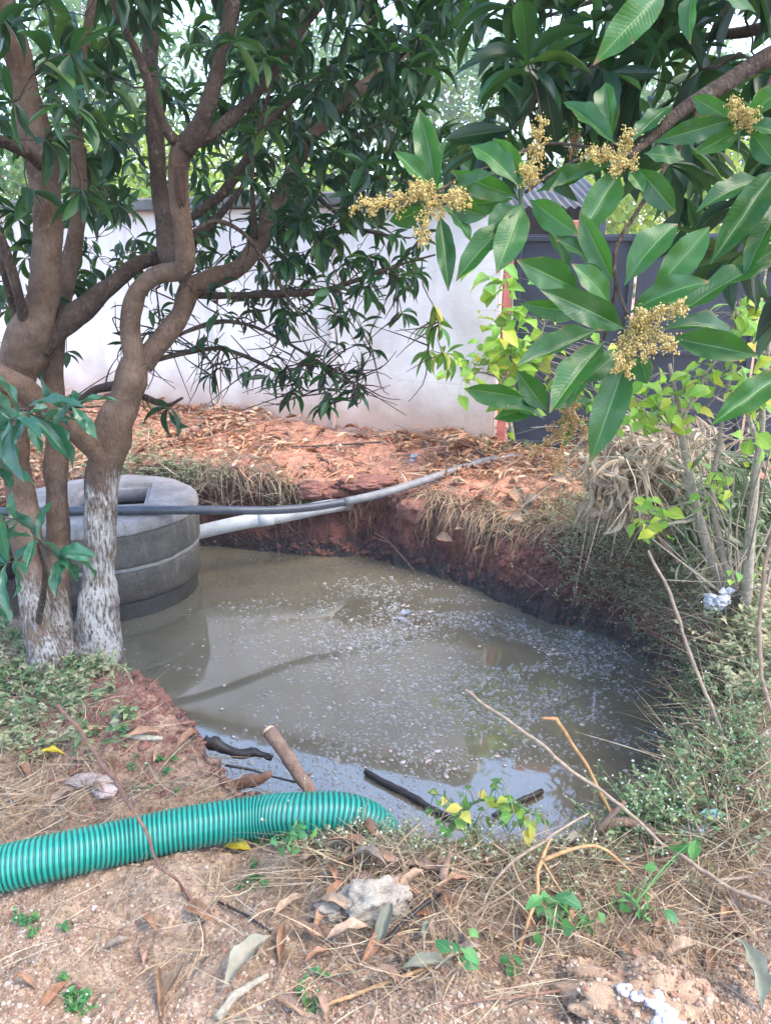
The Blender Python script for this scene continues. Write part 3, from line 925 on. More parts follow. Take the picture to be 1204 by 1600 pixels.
# slab: chamfered outline outside, square opening with a stepped seat inside
n = 96
an = np.linspace(0, 2 * math.pi, n, endpoint=False)
poly = lambda sides, ph: 1 / np.cos(((an + ph) % (2 * math.pi / sides)) - math.pi / sides)
ro = (MR + .008) * np.minimum(poly(10, .25) * math.cos(math.pi / 10) * 1.03, 1.0)
c45 = math.radians(12)
rsq = lambda h: h / np.maximum(np.abs(np.cos(an - c45)), np.abs(np.sin(an - c45)))
hc = np.array([.02, .08])
loops = [(ro - .03, .540, 0), (ro - .002, .550, 0), (ro, .565, 0), (ro - .006, .612, 0), (ro - .022, .626, 0), (ro * .8, .628, 0),
         (rsq(.245), .628, 1), (rsq(.238), .622, 1), (rsq(.236), .600, 1), (rsq(.212), .596, 1), (rsq(.208), .590, 1), (rsq(.207), .53, 1), (rsq(.23), .50, 1)]
V = []
for (r_, z_k, s_) in loops:
    X, Y = r_ * np.cos(an), r_ * np.sin(an)
    k = 1 + (.008 * fbm(X * 10, Y * 10, np.full(n, z_k * 20), 3) if not s_ else 0)
    V.append(np.stack([MC[0] + X * k + hc[0] * s_, MC[1] + Y * k + hc[1] * s_, np.full(n, z_k) + .004 * fbm(X * 5, Y * 5, None, 3)], 1))
q = [(a_ * n + t, a_ * n + (t + 1) % n, (a_ + 1) * n + (t + 1) % n, (a_ + 1) * n + t) for a_ in range(len(loops) - 1) for t in range(n)]
mb = MB(); mb.add(np.concatenate(V), q)
mb.build('cover_slab', M['concrete_top'], mh)
mb = MB()
V = [np.stack([MC[0] + r_ * np.cos(an), MC[1] + r_ * np.sin(an), np.full(n, z_k)], 1) for r_, z_k in ((MR - .1, .53), (MR - .1, .02), (.01, .02))]
mb.add(np.concatenate(V), [(a_ * n + t, a_ * n + (t + 1) % n, (a_ + 1) * n + (t + 1) % n, (a_ + 1) * n + t) for a_ in range(2) for t in range(n)])
mb.build('shaft', M['hole_shade'], mh)

# ------------------------------------------------------------------ pipes, hose, cable
def pix_path(L, z=None):
    """(px, py, Y) -> world rows"""
    return np.array([P(*l) for l in L])


def pipe(name, path, r, mats, label, cat, seg=16, n=60, rough=0.0, parts=()):
    p = cr(path, n)
    o = thing(name, p[0], label, cat)
    mb = MB(); tube(mb, p, r, seg, rough, 1.0)
    mb.build('tube', mats, o)
    return o, p


wp = np.array([P(292, 836, 4.98), P(370, 818, 5.05), P(440, 806, 5.14), P(510, 792, 5.26), P(578, 783, 5.75)])
o, p = pipe('drain_pipe', wp, .049, M['pvc_grey'], 'thick pale grey plastic drain pipe running from the manhole into the bank', 'pipe', 24, 30)
mb = MB(); tube(mb, cr(wp, 30)[9:12], .0535, 24); mb.build('socket', M['pvc_grey'], o)
bp = np.array([(*P(-60, 800, 4.40),), P(50, 799, 4.40), P(160, 797, 4.40), P(250, 797, 4.40), P(340, 797, 4.52), P(430, 797, 4.68), P(510, 789, 4.82), P(600, 770, 5.0), hit(690, 745)[0] + [0, -.06, .035], hit(755, 727)[0] + [0, 0, .03], hit(812, 716)[0] + [0, 0, .02]])
o = thing('water_pipe', bp[0], 'long thin dark plastic pipe crossing the pit over the manhole rim', 'pipe')
pp = cr(bp, 120)
mb = MB(); tube(mb, pp[:72], .027, 16); mb.build('tube', M['hdpe'], o)
mb = MB(); tube(mb, pp[71:], .0275, 16); mb.build('tube', M['hdpe_dusty'], o, ); 
mb = MB(); tube(mb, pp[112:114], .032, 16); mb.build('joint', M['cloth'], o)
# flexible connector running on from the pipe end
lp = [hit(785, 738)[0] + [0, 0, .02], hit(850, 741)[0] + [0, 0, .025], hit(920, 740)[0] + [0, 0, .022], hit(975, 738)[0] + [0, 0, .02]]
o, _ = pipe('bamboo_pole', np.array(lp), .021, M['bamboo'], 'tan wooden pole lying on the litter at the end of the thin pipe', 'pole', 10, 24, .08)
cp = np.array([hit(a_, b_)[0] + [0, 0, .02] for a_, b_ in ((390, 702), (480, 701), (560, 697), (640, 690), (700, 684), (760, 697), (830, 705))])
o, _ = pipe('cable', cp, .008, M['cable'], 'thin black cable lying across the orange leaf litter', 'cable', 6, 60)

# green corrugated suction hose
HR = .063
hs = []
for (a_, b_, w_) in ((-130, 1387, 0), (-60, 1374, 0), (0, 1358, 0), (100, 1335, 0), (200, 1313, 0), (300, 1292, 0), (400, 1277, 0), (470, 1272, 0), (530, 1273, 0), (575, 1288, 0), (603, 1322, 0)):
    # hose centre rests one radius above the earth
    d_ = ray(a_, b_); t_ = 1.2
    while t_ < 4 and (CAM + d_ * t_)[2] > ground_z(*(CAM + d_ * t_)[:2]) + HR * .93: t_ += .004
    hs.append(CAM + d_ * t_)
hs = np.array(hs)
hs[-3] = P(530, 1271, hs[-4][1] + .012)
hs[-2] = P(578, 1287, hs[-4][1] + .03)
hs[-1] = P(604, 1318, hs[-4][1] + .045)
hs = np.concatenate([hs, [hs[-1] + [.035, .02, -.12], hs[-1] + [.05, .03, -.3]]])
L = np.linalg.norm(np.diff(hs, axis=0), axis=1).sum()
per = .0138
npn = int(L / per * 8)
hp = cr(hs, npn)
ph = np.linspace(0, L / per, npn)
hose = thing('suction_hose', hs[2], 'thick bright green ribbed suction hose lying over the sand into the pit', 'hose')
_, nn, bb = frames(hp)
seg = 36
aa = np.linspace(0, 2 * math.pi, seg, endpoint=False)
phase = ph[:, None] + aa[None] / (2 * math.pi)
prof = .5 + .5 * np.cos(2 * math.pi * phase)
prof = np.clip(prof * 1.5, 0, 1)
rad = HR - .0055 * (1 - prof) ** 1.2
V = hp[:, None] + (nn[:, None] * np.cos(aa)[None, :, None] + bb[:, None] * np.sin(aa)[None, :, None]) * rad[..., None]
q = [(i_ * seg + t, i_ * seg + (t + 1) % seg, (i_ + 1) * seg + (t + 1) % seg, (i_ + 1) * seg + t) for i_ in range(npn - 1) for t in range(seg)]
lc = np.zeros((npn, seg, 3)); lc[..., 1] = prof
mb = MB(); mb.add(V.reshape(-1, 3), q, None, lc.reshape(-1, 3))
mb.build('ribbed_tube', M['hose'], hose)

# ------------------------------------------------------------------ wall, gate, shed behind
WA, WB = np.array([.87, 6.12]), np.array([-6.5, 8.70])
wd = unit(WB - WA); wnrm = np.array([-wd[1], wd[0]])
if wnrm[1] > 0: wnrm = -wnrm
WL = np.linalg.norm(WB - WA)
AXW = np.array([[*wd, 0], [*wnrm, 0], [0, 0, 1.0]])
wall = thing('boundary_wall', (*WA, .7), 'tall stained white plastered boundary wall behind the litter', 'wall')
mb = MB()
nx, nz = 120, 40
s_, h_ = np.meshgrid(np.linspace(0, WL, nx), np.linspace(.2, 2.46, nz), indexing='ij')
def wpt(s, h, o): return np.stack([WA[0] + wd[0] * s + wnrm[0] * o, WA[1] + wd[1] * s + wnrm[1] * o, h], -1)
off = .008 * fbm(s_ * 1.5, h_ * 1.5, None, 3) + .004 * fbm(s_ * 9, h_ * 9, None, 2)
for sgn in (1, -1):
    mb.add(wpt(s_, h_, sgn * .09 + sgn * off).reshape(-1, 3), [(a_ * nz + b_, (a_ + 1) * nz + b_, (a_ + 1) * nz + b_ + 1, a_ * nz + b_ + 1)[::sgn] for a_ in range(nx - 1) for b_ in range(nz - 1)])
for e in (0.0, WL):
    v = np.array([wpt(e, .2, -.09), wpt(e, .2, .09), wpt(e, 2.46, .09), wpt(e, 2.46, -.09)]).reshape(-1, 3)
    mb.add(v, [(0, 1, 2, 3)])
mb.build('plaster_face', M['plaster'], wall)
# coping slabs end to end
sl_n = 7; sw = (WL - .02) / sl_n
for k in range(sl_n):
    mb = MB()
    c = wpt(.02 + sw * (k + .5), 2.515 + .006 * math.sin(k * 2.3), 0.03)
    box(mb, c, sw / 2 - .008, .16, .05, AXW, .012)
    mb.build('coping_slab', M['coping'], wall, smooth=False)
# pilaster joint lines
for k, s in enumerate((1.35, 2.45, 4.4)):
    mb = MB(); box(mb, wpt(s, 1.58, .1), .014, .012, .875, AXW, .004)
    mb.build('plaster_rib', M['plaster'], wall, smooth=False)

post = thing('gate_post', (*(WA + np.array([.06, -.02])), .6), 'rust red steel post at the wall end beside the gate', 'post')
pa = math.atan2(-.25, 1.0)
AXG = np.array([[math.cos(pa), math.sin(pa), 0], [math.sin(pa), -math.cos(pa), 0], [0, 0, -1.0]]); AXG[2] = np.cross(AXG[0], AXG[1])
if AXG[2][2] < 0: AXG[1] *= -1; AXG[2] = np.array([0, 0, 1.0])
g0 = WA + np.array([.05, -.06])
mb = MB(); box(mb, (g0[0], g0[1], 1.32), .032, .032, .92, AXG, .004); mb.build('tube', M['red_steel'], post, smooth=False)
mb = MB(); box(mb, (g0[0], g0[1], 2.25), .038, .038, .006, AXG, .002); mb.build('cap', M['red_steel'], post, smooth=False)
# rag tied to the post
c0 = P(790, 505, g0[1] - .06)
rag = thing('rag', c0, 'strip of white cloth tied round the red gate post', 'cloth')
mb = MB()
for (a_, b_, w_, s_) in ((796, 488, .035, 0), (782, 492, .03, 1)):
    top = P(a_, b_, g0[1] - .07); bot = P(a_ - 6 - 14 * s_, b_ + 38 - 16 * s_, g0[1] - .10)
    pth = cr(np.array([top, (top + bot) / 2 + [.02, -.02, .005], bot]), 9)
    t_, n_, b2 = frames(pth)
    ww = np.linspace(.5, 1, 9)[:, None] * w_
    v = np.stack([pth - n_ * ww / 2, pth + b2 * .006, pth + n_ * ww / 2], 1).reshape(-1, 3)
    mb.add(v, [(i_ * 3 + j_, (i_ + 1) * 3 + j_, (i_ + 1) * 3 + j_ + 1, i_ * 3 + j_ + 1) for i_ in range(8) for j_ in range(2)])
mb.build('strip', M['cloth'], rag)
mb = MB(); tube(mb, np.array([[g0[0] + .05 * math.cos(t), g0[1] + .05 * math.sin(t), c0[2] + .045 + .006 * math.sin(2 * t)] for t in np.linspace(0, 6.28, 17)]), .012, 6); mb.build('knot', M['cloth'], rag)

gate = thing('sheet_gate', (g0[0], g0[1], .6), 'wide dark blue grey sheet metal gate behind the shrubs', 'gate')
def gp(s, h, o=0.0): return np.array([g0[0] + AXG[0][0] * s + AXG[1][0] * o, g0[1] + AXG[0][1] * s + AXG[1][1] * o, h])
for k in range(4):
    s0 = .06 + k * .86
    mb = MB(); box(mb, gp(s0 + .42, 1.45), .417, .004, .80, AXG, .002); mb.build('sheet', M['gate'], gate, smooth=False)
    mb = MB()
    for s in (s0 + .018, s0 + .822): box(mb, gp(s, 1.45, .022 if AXG[1][1] < 0 else -.022), .018, .016, .8, AXG, .003)
    mb.build('frame', M['gate_frame'], gate, smooth=False)
    for hh in (.70, 1.43, 2.22):
        mb = MB(); box(mb, gp(s0 + .42, hh, .024 if AXG[1][1] < 0 else -.024), .382, .014, .018, AXG, .003); mb.build('rail', M['gate_frame'], gate, smooth=False)
beam = thing('gate_beam', gp(0, 2.3), 'short red painted steel bar on top of the dark gate', 'bar')
mb = MB(); box(mb, gp(.42, 2.31), .15, .03, .035, AXG, .006); mb.build('bar', M['red_steel'], beam, smooth=False)
# shed with a corrugated roof beyond the gate
shed = thing('shed', (1.55, 8.6, .7), 'low shed with a grey corrugated roof beyond the gate', 'shed')
mb = MB()
xs = np.linspace(.9, 2.2, 141)
zc = .014 * np.cos((xs - .9) / .04 * 2 * math.pi * .5)
v = []
for (yy, zz) in ((8.0, 2.55), (9.4, 2.95)):
    v.append(np.stack([xs, np.full_like(xs, yy), zz + zc], 1))
for (yy, zz) in ((8.0, 2.544), (9.4, 2.944)):
    v.append(np.stack([xs, np.full_like(xs, yy), zz + zc], 1))
K = len(xs)
q = [(t, t + 1, K + t + 1, K + t) for t in range(K - 1)] + [(2 * K + t, 3 * K + t, 3 * K + t + 1, 2 * K + t + 1) for t in range(K - 1)] + [(t, 2 * K + t, 2 * K + t + 1, t + 1) for t in range(K - 1)]
mb.add(np.concatenate(v), q); mb.build('roof', M['roof_sheet'], shed)
mb = MB(); box(mb, (1.55, 9.3, 1.75), .55, .06, 1.1); box(mb, (1.0, 8.75, 1.7), .05, .49, .92); box(mb, (2.1, 8.75, 1.7), .05, .49, .92); mb.build('wall', M['coping'], shed, smooth=False)
for xx in (.98, 2.12):
    mb = MB(); box(mb, (xx, 8.1, 1.6), .035, .035, .92, None, .004); mb.build('post', M['gate_frame'], shed, smooth=False)
# thin stick standing before the wall
s0, _ = hit(316, 640)
stick = thing('marker_stick', s0, 'thin upright stick standing in front of the white wall', 'stick')
mb = MB(); tube(mb, cr(np.array([s0 - [0, 0, .05], s0 + [.0, 0, .3], P(314, 470, s0[1])]), 14), .016, 7, .15); mb.build('shaft', M['twig_brown'], stick)

# ------------------------------------------------------------------ trees
class Tree:
    def __init__(s, name, base, label, group=None):
        s.root = thing(name, base, label, 'tree', group)
        s.pos, s.rad = [], []
        s.leaves = []          # origin, dir, normal, L, W, kind
        s.tw = MB()
        s.occ = []             # limb tubes for the visibility test

    def limb(s, L, name='limb', material='bark', rough=.16, nseg=None, world_pts=None, node=True, tip=True, white=None):
        if world_pts is None:
            p = np.array([np.append(P(a, b, Y), w * (.46 if name == 'trunk' else .405) * mpp(a, b, Y)) for a, b, Y, w in L])
        else:
            p = np.asarray(world_pts, float)
        ln = np.linalg.norm(np.diff(p[:, :3], axis=0), axis=1).sum()
        k = max(8, int(ln / .02)) if nseg is None else nseg
        q = cr(p, k)
        q[:, 3] = np.maximum(q[:, 3], .0018)
        mb = MB()
        seed = R.random() * 50
        sg = 20 if q[:, 3].max() > .03 else (12 if q[:, 3].max() > .012 else 7)
        # gentle wander so that limbs are not perfect sweeps
        wv = np.stack([fbm(np.arange(k) * .11 + seed, np.full(k, a_ * 7.7), None, 3) for a_ in range(3)], 1)
        env = np.sin(np.linspace(0, math.pi, k))[:, None] ** .5
        q[:, :3] += wv * env * np.minimum(q[:, 3:4] * .35, .006)
        q[:, 3] *= 1 + .10 * fbm(np.arange(k) * .12 + seed, np.zeros(k), None, 3)
        tube(mb, q, q[:, 3], sg, rough, seed)
        if white is not None:
            for a_ in mb.A:
                pass
            v = mb.verts()
            a_ = mb.A[0].copy(); a_[:, 1] = sstep(white[1], white[0], v[:, 2]); mb.A[0] = a_
        o = mb.build(name, M[material], s.root)
        s.occ.append(mb)
        if node:
            st = max(1, int(.05 / (ln / k + 1e-9)))
            s.pos.append(q[::st, :3]); s.rad.append(q[::st, 3])
        return o

    def twig(s, pts, r0, r1, seg=5):
        tube(s.tw, pts, np.linspace(r0, r1, len(pts)), seg, 0, 0, R.random())

    def grow(s, targets, whorl, maxd=9):
        """each target gets a leaf whorl and a twig back to the nearest branch"""
        T = np.asarray([t[0] for t in targets])
        npos = np.concatenate(s.pos); nrad = np.concatenate(s.rad)
        d0 = np.array([np.min(np.linalg.norm(npos - t, axis=1)) for t in T])
        for k in np.argsort(d0):
            t = T[k]
            dd = np.linalg.norm(npos - t, axis=1) + np.where(nrad > .03, .25, 0)
            a = int(np.argmin(dd))
            n = npos[a]; dist = np.linalg.norm(t - n)
            if dist > maxd: continue
            mid = (n + t) / 2 + R.normal(size=3) * .10 * dist + np.array([0, 0, .05 * dist])
            m2 = n * .3 + mid * .4 + t * .3 + R.normal(size=3) * .03 * dist
            kk = max(5, int(dist / .06))
            c = cr(np.array([n, (n + mid) / 2 + R.normal(size=3) * .05 * dist, mid, (mid + t) / 2 + R.normal(size=3) * .05 * dist, t]), kk)
            r0 = min(nrad[a] * .8, .0028 + .0045 * min(dist, 1.4))
            s.twig(c, r0, .0022)
            npos = np.concatenate([npos, c[2:]]); nrad = np.concatenate([nrad, np.linspace(r0, .0022, kk)[2:]])
            whorl(s, t, unit(c[-1] - c[-2]), targets[k])
        s.pos, s.rad = [npos], [nrad]


def whorl(tr, t, d, spec):
    """a spray of mango leaves round a twig end"""
    n = spec[1]; L0 = spec[2]; kind = spec[3]; droop = spec[4] if len(spec) > 4 else .45
    e1 = unit(np.cross(d, [0.3, .2, 1])); e2 = np.cross(d, e1)
    for i in range(n):
        a = i * 2.4 + R.uniform(-.4, .4)
        back = R.uniform(0, .35 * L0) * (i / n)
        rd = e1 * math.cos(a) + e2 * math.sin(a)
        v = unit(d * R.uniform(.1, .7) + rd * R.uniform(.6, 1.1) + np.array([0, 0, -1]) * R.uniform(.0, droop * 1.6))
        nr = unit(np.array([0, 0, 1.0]) + R.normal(size=3) * .35 + d * .2)
        if abs(nr @ v) > .95: nr = unit(e1 + nr * .2)
        L = L0 * R.uniform(.6, 1.15)
        tr.leaves.append((t - d * back, v, nr, L, L * R.uniform(.24, .33), kind))


def finish(tr, variants, matmap, n_obj=300, meshcache={}):
    """the best seen leaves become parts, the rest one part"""
    org = np.array([l[0] for l in tr.leaves]); d = np.array([l[1] for l in tr.leaves]); nr = np.array([l[2] for l in tr.leaves])
    L = np.array([l[3] for l in tr.leaves]); W = np.array([l[4] for l in tr.leaves]); kind = np.array([l[5] for l in tr.leaves])
    ctr = org + d * (L * .5)[:, None]
    x, y, z = project(ctr)
    A = axes(d, nr)
    view = unit(ctr - CAM)
    facing = np.abs(np.einsum('ij,ij->i', A[:, 2], view))
    tx, ty, _ = project(org + d * L[:, None]); ox, oy, _ = project(org)
    plen = np.hypot(tx - ox, ty - oy)
    score = plen * np.maximum(W / np.maximum(z, .2) * FPX * np.maximum(facing, .15), .1)
    ins = (x > 4) & (x < 1200) & (y > 4) & (y < 1596) & (z > .2)
    score = np.where(ins, score, 0)
    tr.sc = dict(org=org, d=d, nr=nr, L=L, W=W, kind=kind, ctr=ctr, score=score, A=A)
    return tr


def emit(tr, vis, matmap, n_obj=300):
    s = tr.sc
    sc = s['score'] * vis
    order = np.argsort(-sc)
    pick = [int(k) for k in order[:n_obj] if sc[k] > 0]
    rest = np.ones(len(sc), bool); rest[pick] = False
    base = np.array(tr.root.location)
    for k in pick:
        kd = s['kind'][k]
        mt, vs, key = matmap[kd]
        vi = int(R.integers(0, len(vs)))
        if (key, vi) not in CACHE:
            b = MB(); b.add(vs[vi][0], vs[vi][1], None, vs[vi][2])
            me = b.mesh('leaf'); me.materials.append(mt); CACHE[(key, vi)] = me
        o = bpy.data.objects.new('leaf', CACHE[(key, vi)])
        Mx = np.eye(4)
        Mx[:3, 0] = s['A'][k][0] * s['L'][k]; Mx[:3, 1] = s['A'][k][1] * s['W'][k]; Mx[:3, 2] = s['A'][k][2] * s['L'][k]
        Mx[:3, 3] = s['org'][k] - base
        COL.objects.link(o); o.parent = tr.root
        o.matrix_local = Matrix(Mx.tolist())
    for kd in matmap:
        w = rest & (s['kind'] == kd)
        if w.any():
            mt, vs, key = matmap[kd]
            b = MB(); scatter(b, vs, s['org'][w], s['d'][w], s['nr'][w], s['L'][w], s['W'][w])
            tag(b.build('foliage', mt, tr.root), kind='stuff')
    if tr.tw.n:
        tag(tr.tw.build('twigs', M['bark'], tr.root), kind='stuff')


CACHE = {}


def region(n, x0, x1, y0, y1, Y0, Y1, nl, L, kind, droop=.45):
    out = []
    for _ in range(n):
        a, b, Y = R.uniform(x0, x1), R.uniform(y0, y1), R.uniform(Y0, Y1)
        out.append((P(a, b, Y), int(R.integers(nl[0], nl[1] + 1)), L, kind, droop))
    return out


# --- the forked, lime washed mango tree
TA = Tree('mango_tree', hit(150, 1030)[0], 'forked mango tree with flaking white lime wash on its trunk')
zb = TA.root.location.z
TA.limb([(149, 1110, 3.10, 104), (150, 1062, 3.12, 92), (150, 1035, 3.14, 80), (151, 1000, 3.17, 72), (153, 950, 3.18, 66), (155, 880, 3.2, 58), (158, 800, 3.2, 54), (160, 745, 3.22, 57), (172, 690, 3.22, 60), (186, 640, 3.22, 54), (205, 582, 3.22, 54), (214, 556, 3.22, 36)],
        'trunk', 'bark_white', .19, white=(zb + .78, zb + 1.08))
TA.limb([(168, 722, 3.2, 46), (135, 688, 3.12, 46), (90, 650, 3.02, 46), (40, 610, 2.92, 50), (-20, 575, 2.85, 52), (-110, 520, 2.8, 50), (-260, 400, 2.75, 40)], 'limb', 'bark_white')
TA.limb([(210, 570, 3.22, 44), (203, 505, 3.22, 36), (214, 455, 3.2, 34), (245, 430, 3.18, 36), (287, 418, 3.15, 40), (287, 370, 3.13, 36), (278, 310, 3.1, 34), (278, 260, 3.08, 37), (287, 222, 3.06, 42)], 'limb', 'bark_white', .16)
TA.limb([(284, 232, 3.06, 26), (256, 192, 3.0, 20), (230, 120, 2.95, 20), (205, 60, 2.9, 18), (178, 0, 2.85, 16), (150, -90, 2.8, 14), (110, -220, 2.8, 9)])
TA.limb([(288, 235, 3.06, 36), (316, 187, 3.05, 33), (335, 130, 3.05, 32), (350, 60, 3.05, 30), (362, 0, 3.05, 28), (370, -120, 3.0, 24), (390, -300, 2.95, 14)])
TA.limb([(293, 228, 3.06, 26), (335, 205, 3.1, 22), (385, 163, 3.15, 22), (425, 115, 3.2, 22), (470, 48, 3.25, 20), (505, 0, 3.3, 18), (545, -80, 3.3, 14), (600, -220, 3.3, 8)])
TA.limb([(287, 418, 3.2, 34), (262, 395, 3.3, 36), (252, 320, 3.45, 34), (243, 230, 3.5, 32), (238, 120, 3.55, 32), (232, 0, 3.6, 32), (226, -130, 3.6, 26), (230, -320, 3.6, 14)])
TA.limb([(222, 570, 3.25, 46), (255, 530, 3.28, 43), (284, 490, 3.32, 44), (298, 452, 3.35, 46), (330, 436, 3.4, 38), (375, 415, 3.5, 36), (405, 375, 3.6, 34), (427, 325, 3.7, 30), (450, 280, 3.8, 27), (490, 215, 3.9, 24), (540, 160, 4.0, 20), (610, 100, 4.1, 16), (690, 40, 4.2, 11), (760, -30, 4.3, 6)], 'limb', 'bark_white', .16)
TA.limb([(300, 460, 3.4, 16), (360, 462, 3.45, 14), (430, 458, 3.5, 14), (500, 455, 3.6, 12), (560, 437, 3.65, 9), (620, 415, 3.7, 6), (680, 398, 3.7, 4)])
TA.limb([(190, 600, 3.27, 20), (145, 612, 3.45, 16), (100, 640, 3.7, 12), (40, 640, 3.9, 7)])
TA.limb([(235, 565, 3.3, 10), (290, 552, 3.4, 9), (345, 545, 3.5, 8), (400, 565, 3.6, 7), (450, 590, 3.65, 5), (480, 612, 3.7, 3)])
TA.limb([(265, 530, 3.3, 10), (330, 505, 3.45, 9), (380, 505, 3.5, 8), (430, 525, 3.55, 6), (490, 560, 3.6, 5), (545, 592, 3.65, 3)])
TA.limb([(298, 365, 3.15, 9), (335, 346, 3.15, 9), (375, 360, 3.18, 9), (405, 395, 3.2, 8), (440, 450, 3.2, 7), (480, 505, 3.2, 5), (510, 535, 3.2, 3)])
TA.limb([(300, 340, 3.5, 16), (350, 300, 3.5, 20), (385, 250, 3.5, 16), (420, 190, 3.5, 13), (520, 100, 3.6, 9), (600, 10, 3.6, 6)])
TA.limb([(398, 372, 3.55, 11), (395, 300, 3.5, 10), (398, 235, 3.5, 9), (425, 120, 3.5, 8), (442, 0, 3.5, 7)])
TA.limb([(455, 270, 3.8, 10), (520, 330, 3.8, 8), (570, 360, 3.75, 6), (640, 372, 3.7, 4)])
TA.limb([(225, 620, 3.28, 12), (262, 632, 3.2, 8), (285, 622, 3.15, 6)])
lime_scar = MB()
# healed wound on the upright limb
w0 = P(281, 285, 3.05)
lump(lime_scar, w0, (.018, .012, .085), .25, 2.0, 3.0)
lime_scar.build('bark_wound', simple('wound_bark', (.05, .025, .018), (.09, .045, .03), .95, 40, .9, .01), TA.root)
tg = []
tg += region(165, 385, 740, -60, 300, 3.1, 4.6, (7, 12), .13, 0)
tg += region(40, 420, 700, -320, -40, 3.0, 4.6, (8, 12), .15, 0)
tg += region(40, 160, 420, -90, 215, 2.9, 4.2, (6, 10), .13, 0)
tg += region(30, 100, 460, -330, -80, 2.8, 4.2, (7, 11), .15, 0)
tg += region(34, 430, 660, 270, 470, 3.2, 4.2, (5, 9), .11, 0)
tg += region(24, 300, 470, 250, 420, 3.5, 4.2, (5, 8), .10, 0)
tg += region(26, 320, 590, 440, 600, 3.3, 3.9, (4, 7), .10, 0, .6)
tg += region(16, 195, 340, 420, 560, 3.4, 3.9, (3, 6), .09, 0)
tg += region(10, 440, 560, 570, 640, 3.4, 3.8, (4, 7), .11, 0, .7)
tg += region(6, 600, 700, 470, 560, 3.6, 3.8, (5, 8), .12, 3, .8)
tg += [(P(262, 640, 3.15), 6, .13, 0, .5)]
tg += region(54, 390, 660, 180, 430, 3.3, 4.8, (6, 10), .125, 0)
tg += region(58, 90, 430, 40, 330, 3.8, 5.2, (7, 11), .13, 0)
tg += region(26, 90, 330, 290, 430, 3.9, 5.2, (5, 9), .12, 0)
tg += region(14, 420, 640, 400, 520, 3.4, 4.2, (5, 8), .11, 0, .6)
tg = [t_ for t_ in tg if not (690 < project(t_[0])[0] < 800 and 70 < project(t_[0])[1] < 230)]
def crown_up(n, c, rad, zmin, nl, L):
    out = []
    while len(out) < n:
        p = np.array(c) + unit(R.normal(size=3)) * R.uniform(.5, 1) ** .5 * np.array(rad)
        x_p, y_p, z_p = project(p)
        if p[2] < zmin or y_p > -60: continue
        out.append((p, int(R.integers(*nl)), L, 0, .45))
    return out


tg += crown_up(170, (-.7, 3.2, 4.6), (2.3, 2.0, 1.3), 3.4, (8, 12), .17)  # unseen whorls overhead, added to shade the trunks and canopy
TA.grow(tg, whorl)
# bare fine twigs among the lower branches
npos = np.concatenate(TA.pos)
for k in range(260):
    a, b = R.uniform(180, 640), R.uniform(400, 650)
    t = P(a, b, R.uniform(3.3, 3.9))
    n = npos[np.argsort(np.linalg.norm(npos - t, axis=1))[int(R.integers(0, 30))]]
    if np.linalg.norm(t - n) > .5: continue
    TA.twig(cr(np.array([n, (n + t) / 2 + R.normal(size=3) * .03, t]), 7), .0042, .0014, 4)

# --- the stems at the left
TC = Tree('mango_tree', hit(62, 985)[0], 'mango tree of several leaning bare stems at the left edge')
TC.limb([(78, 1090, 2.98, 80), (70, 1015, 3.0, 64), (60, 980, 3.02, 52), (52, 920, 3.05, 48), (36, 800, 3.1, 46), (22, 720, 3.15, 46), (24, 640, 3.2, 50), (34, 570, 3.2, 68), (56, 500, 3.2, 66), (75, 420, 3.2, 58), (76, 330, 3.2, 55), (68, 250, 3.2, 60), (50, 180, 3.2, 52), (30, 90, 3.2, 46), (5, 0, 3.2, 40), (-25, -110, 3.15, 32), (-60, -300, 3.1, 16)], 'trunk', 'bark_white', .19, white=(.75, 1.05))
TC.limb([(96, 1100, 3.08, 76), (95, 1030, 3.1, 60), (94, 1000, 3.13, 50), (92, 940, 3.18, 45), (93, 850, 3.22, 38), (90, 750, 3.25, 36), (85, 650, 3.3, 34), (83, 560, 3.32, 34), (95, 480, 3.35, 32), (115, 380, 3.4, 28), (126, 280, 3.4, 25), (119, 180, 3.4, 22), (130, 90, 3.4, 18), (145, 0, 3.4, 15), (155, -100, 3.4, 11)], 'trunk', 'bark_white', .12, white=(.45, .95))
TC.limb([(60, 545, 3.2, 50), (108, 502, 3.25, 44), (160, 455, 3.3, 37), (220, 412, 3.35, 31), (265, 395, 3.42, 25), (330, 350, 3.6, 18), (380, 290, 3.8, 10)])
TC.limb([(42, 520, 3.18, 24), (34, 470, 3.1, 22), (15, 410, 3.05, 19), (-25, 320, 3.0, 15), (-80, 200, 3.0, 9)])
TC.limb([(25, 500, 3.18, 14), (5, 420, 3.1, 12), (-10, 340, 3.1, 10)])
TC.limb([(66, 258, 3.15, 28), (40, 238, 3.05, 24), (0, 220, 2.95, 22), (-60, 190, 2.85, 18), (-180, 120, 2.8, 9)])
TC.limb([(20, 720, 3.1, 22), (5, 640, 2.9, 14), (20, 640, 2.6, 8), (45, 640, 2.35, 6)])
TC.limb([(60, 975, 3.0, 16), (70, 900, 2.8, 10), (60, 850, 2.6, 7), (80, 860, 2.45, 5)])
tg = region(46, -120, 190, -110, 330, 2.7, 3.9, (7, 11), .14, 0)
tg += region(26, -60, 120, 60, 400, 3.6, 5.0, (6, 10), .13, 0)
tg += region(22, -80, 110, 330, 600, 3.7, 4.8, (5, 9), .12, 0)
tg += region(24, -200, 160, -350, -90, 2.6, 3.8, (7, 11), .15, 0)
tg += region(16, -40, 130, 320, 490, 3.3, 4.0, (5, 8), .13, 0)
tg += region(10, -60, 60, 470, 660, 3.4, 4.0, (5, 8), .13, 0)
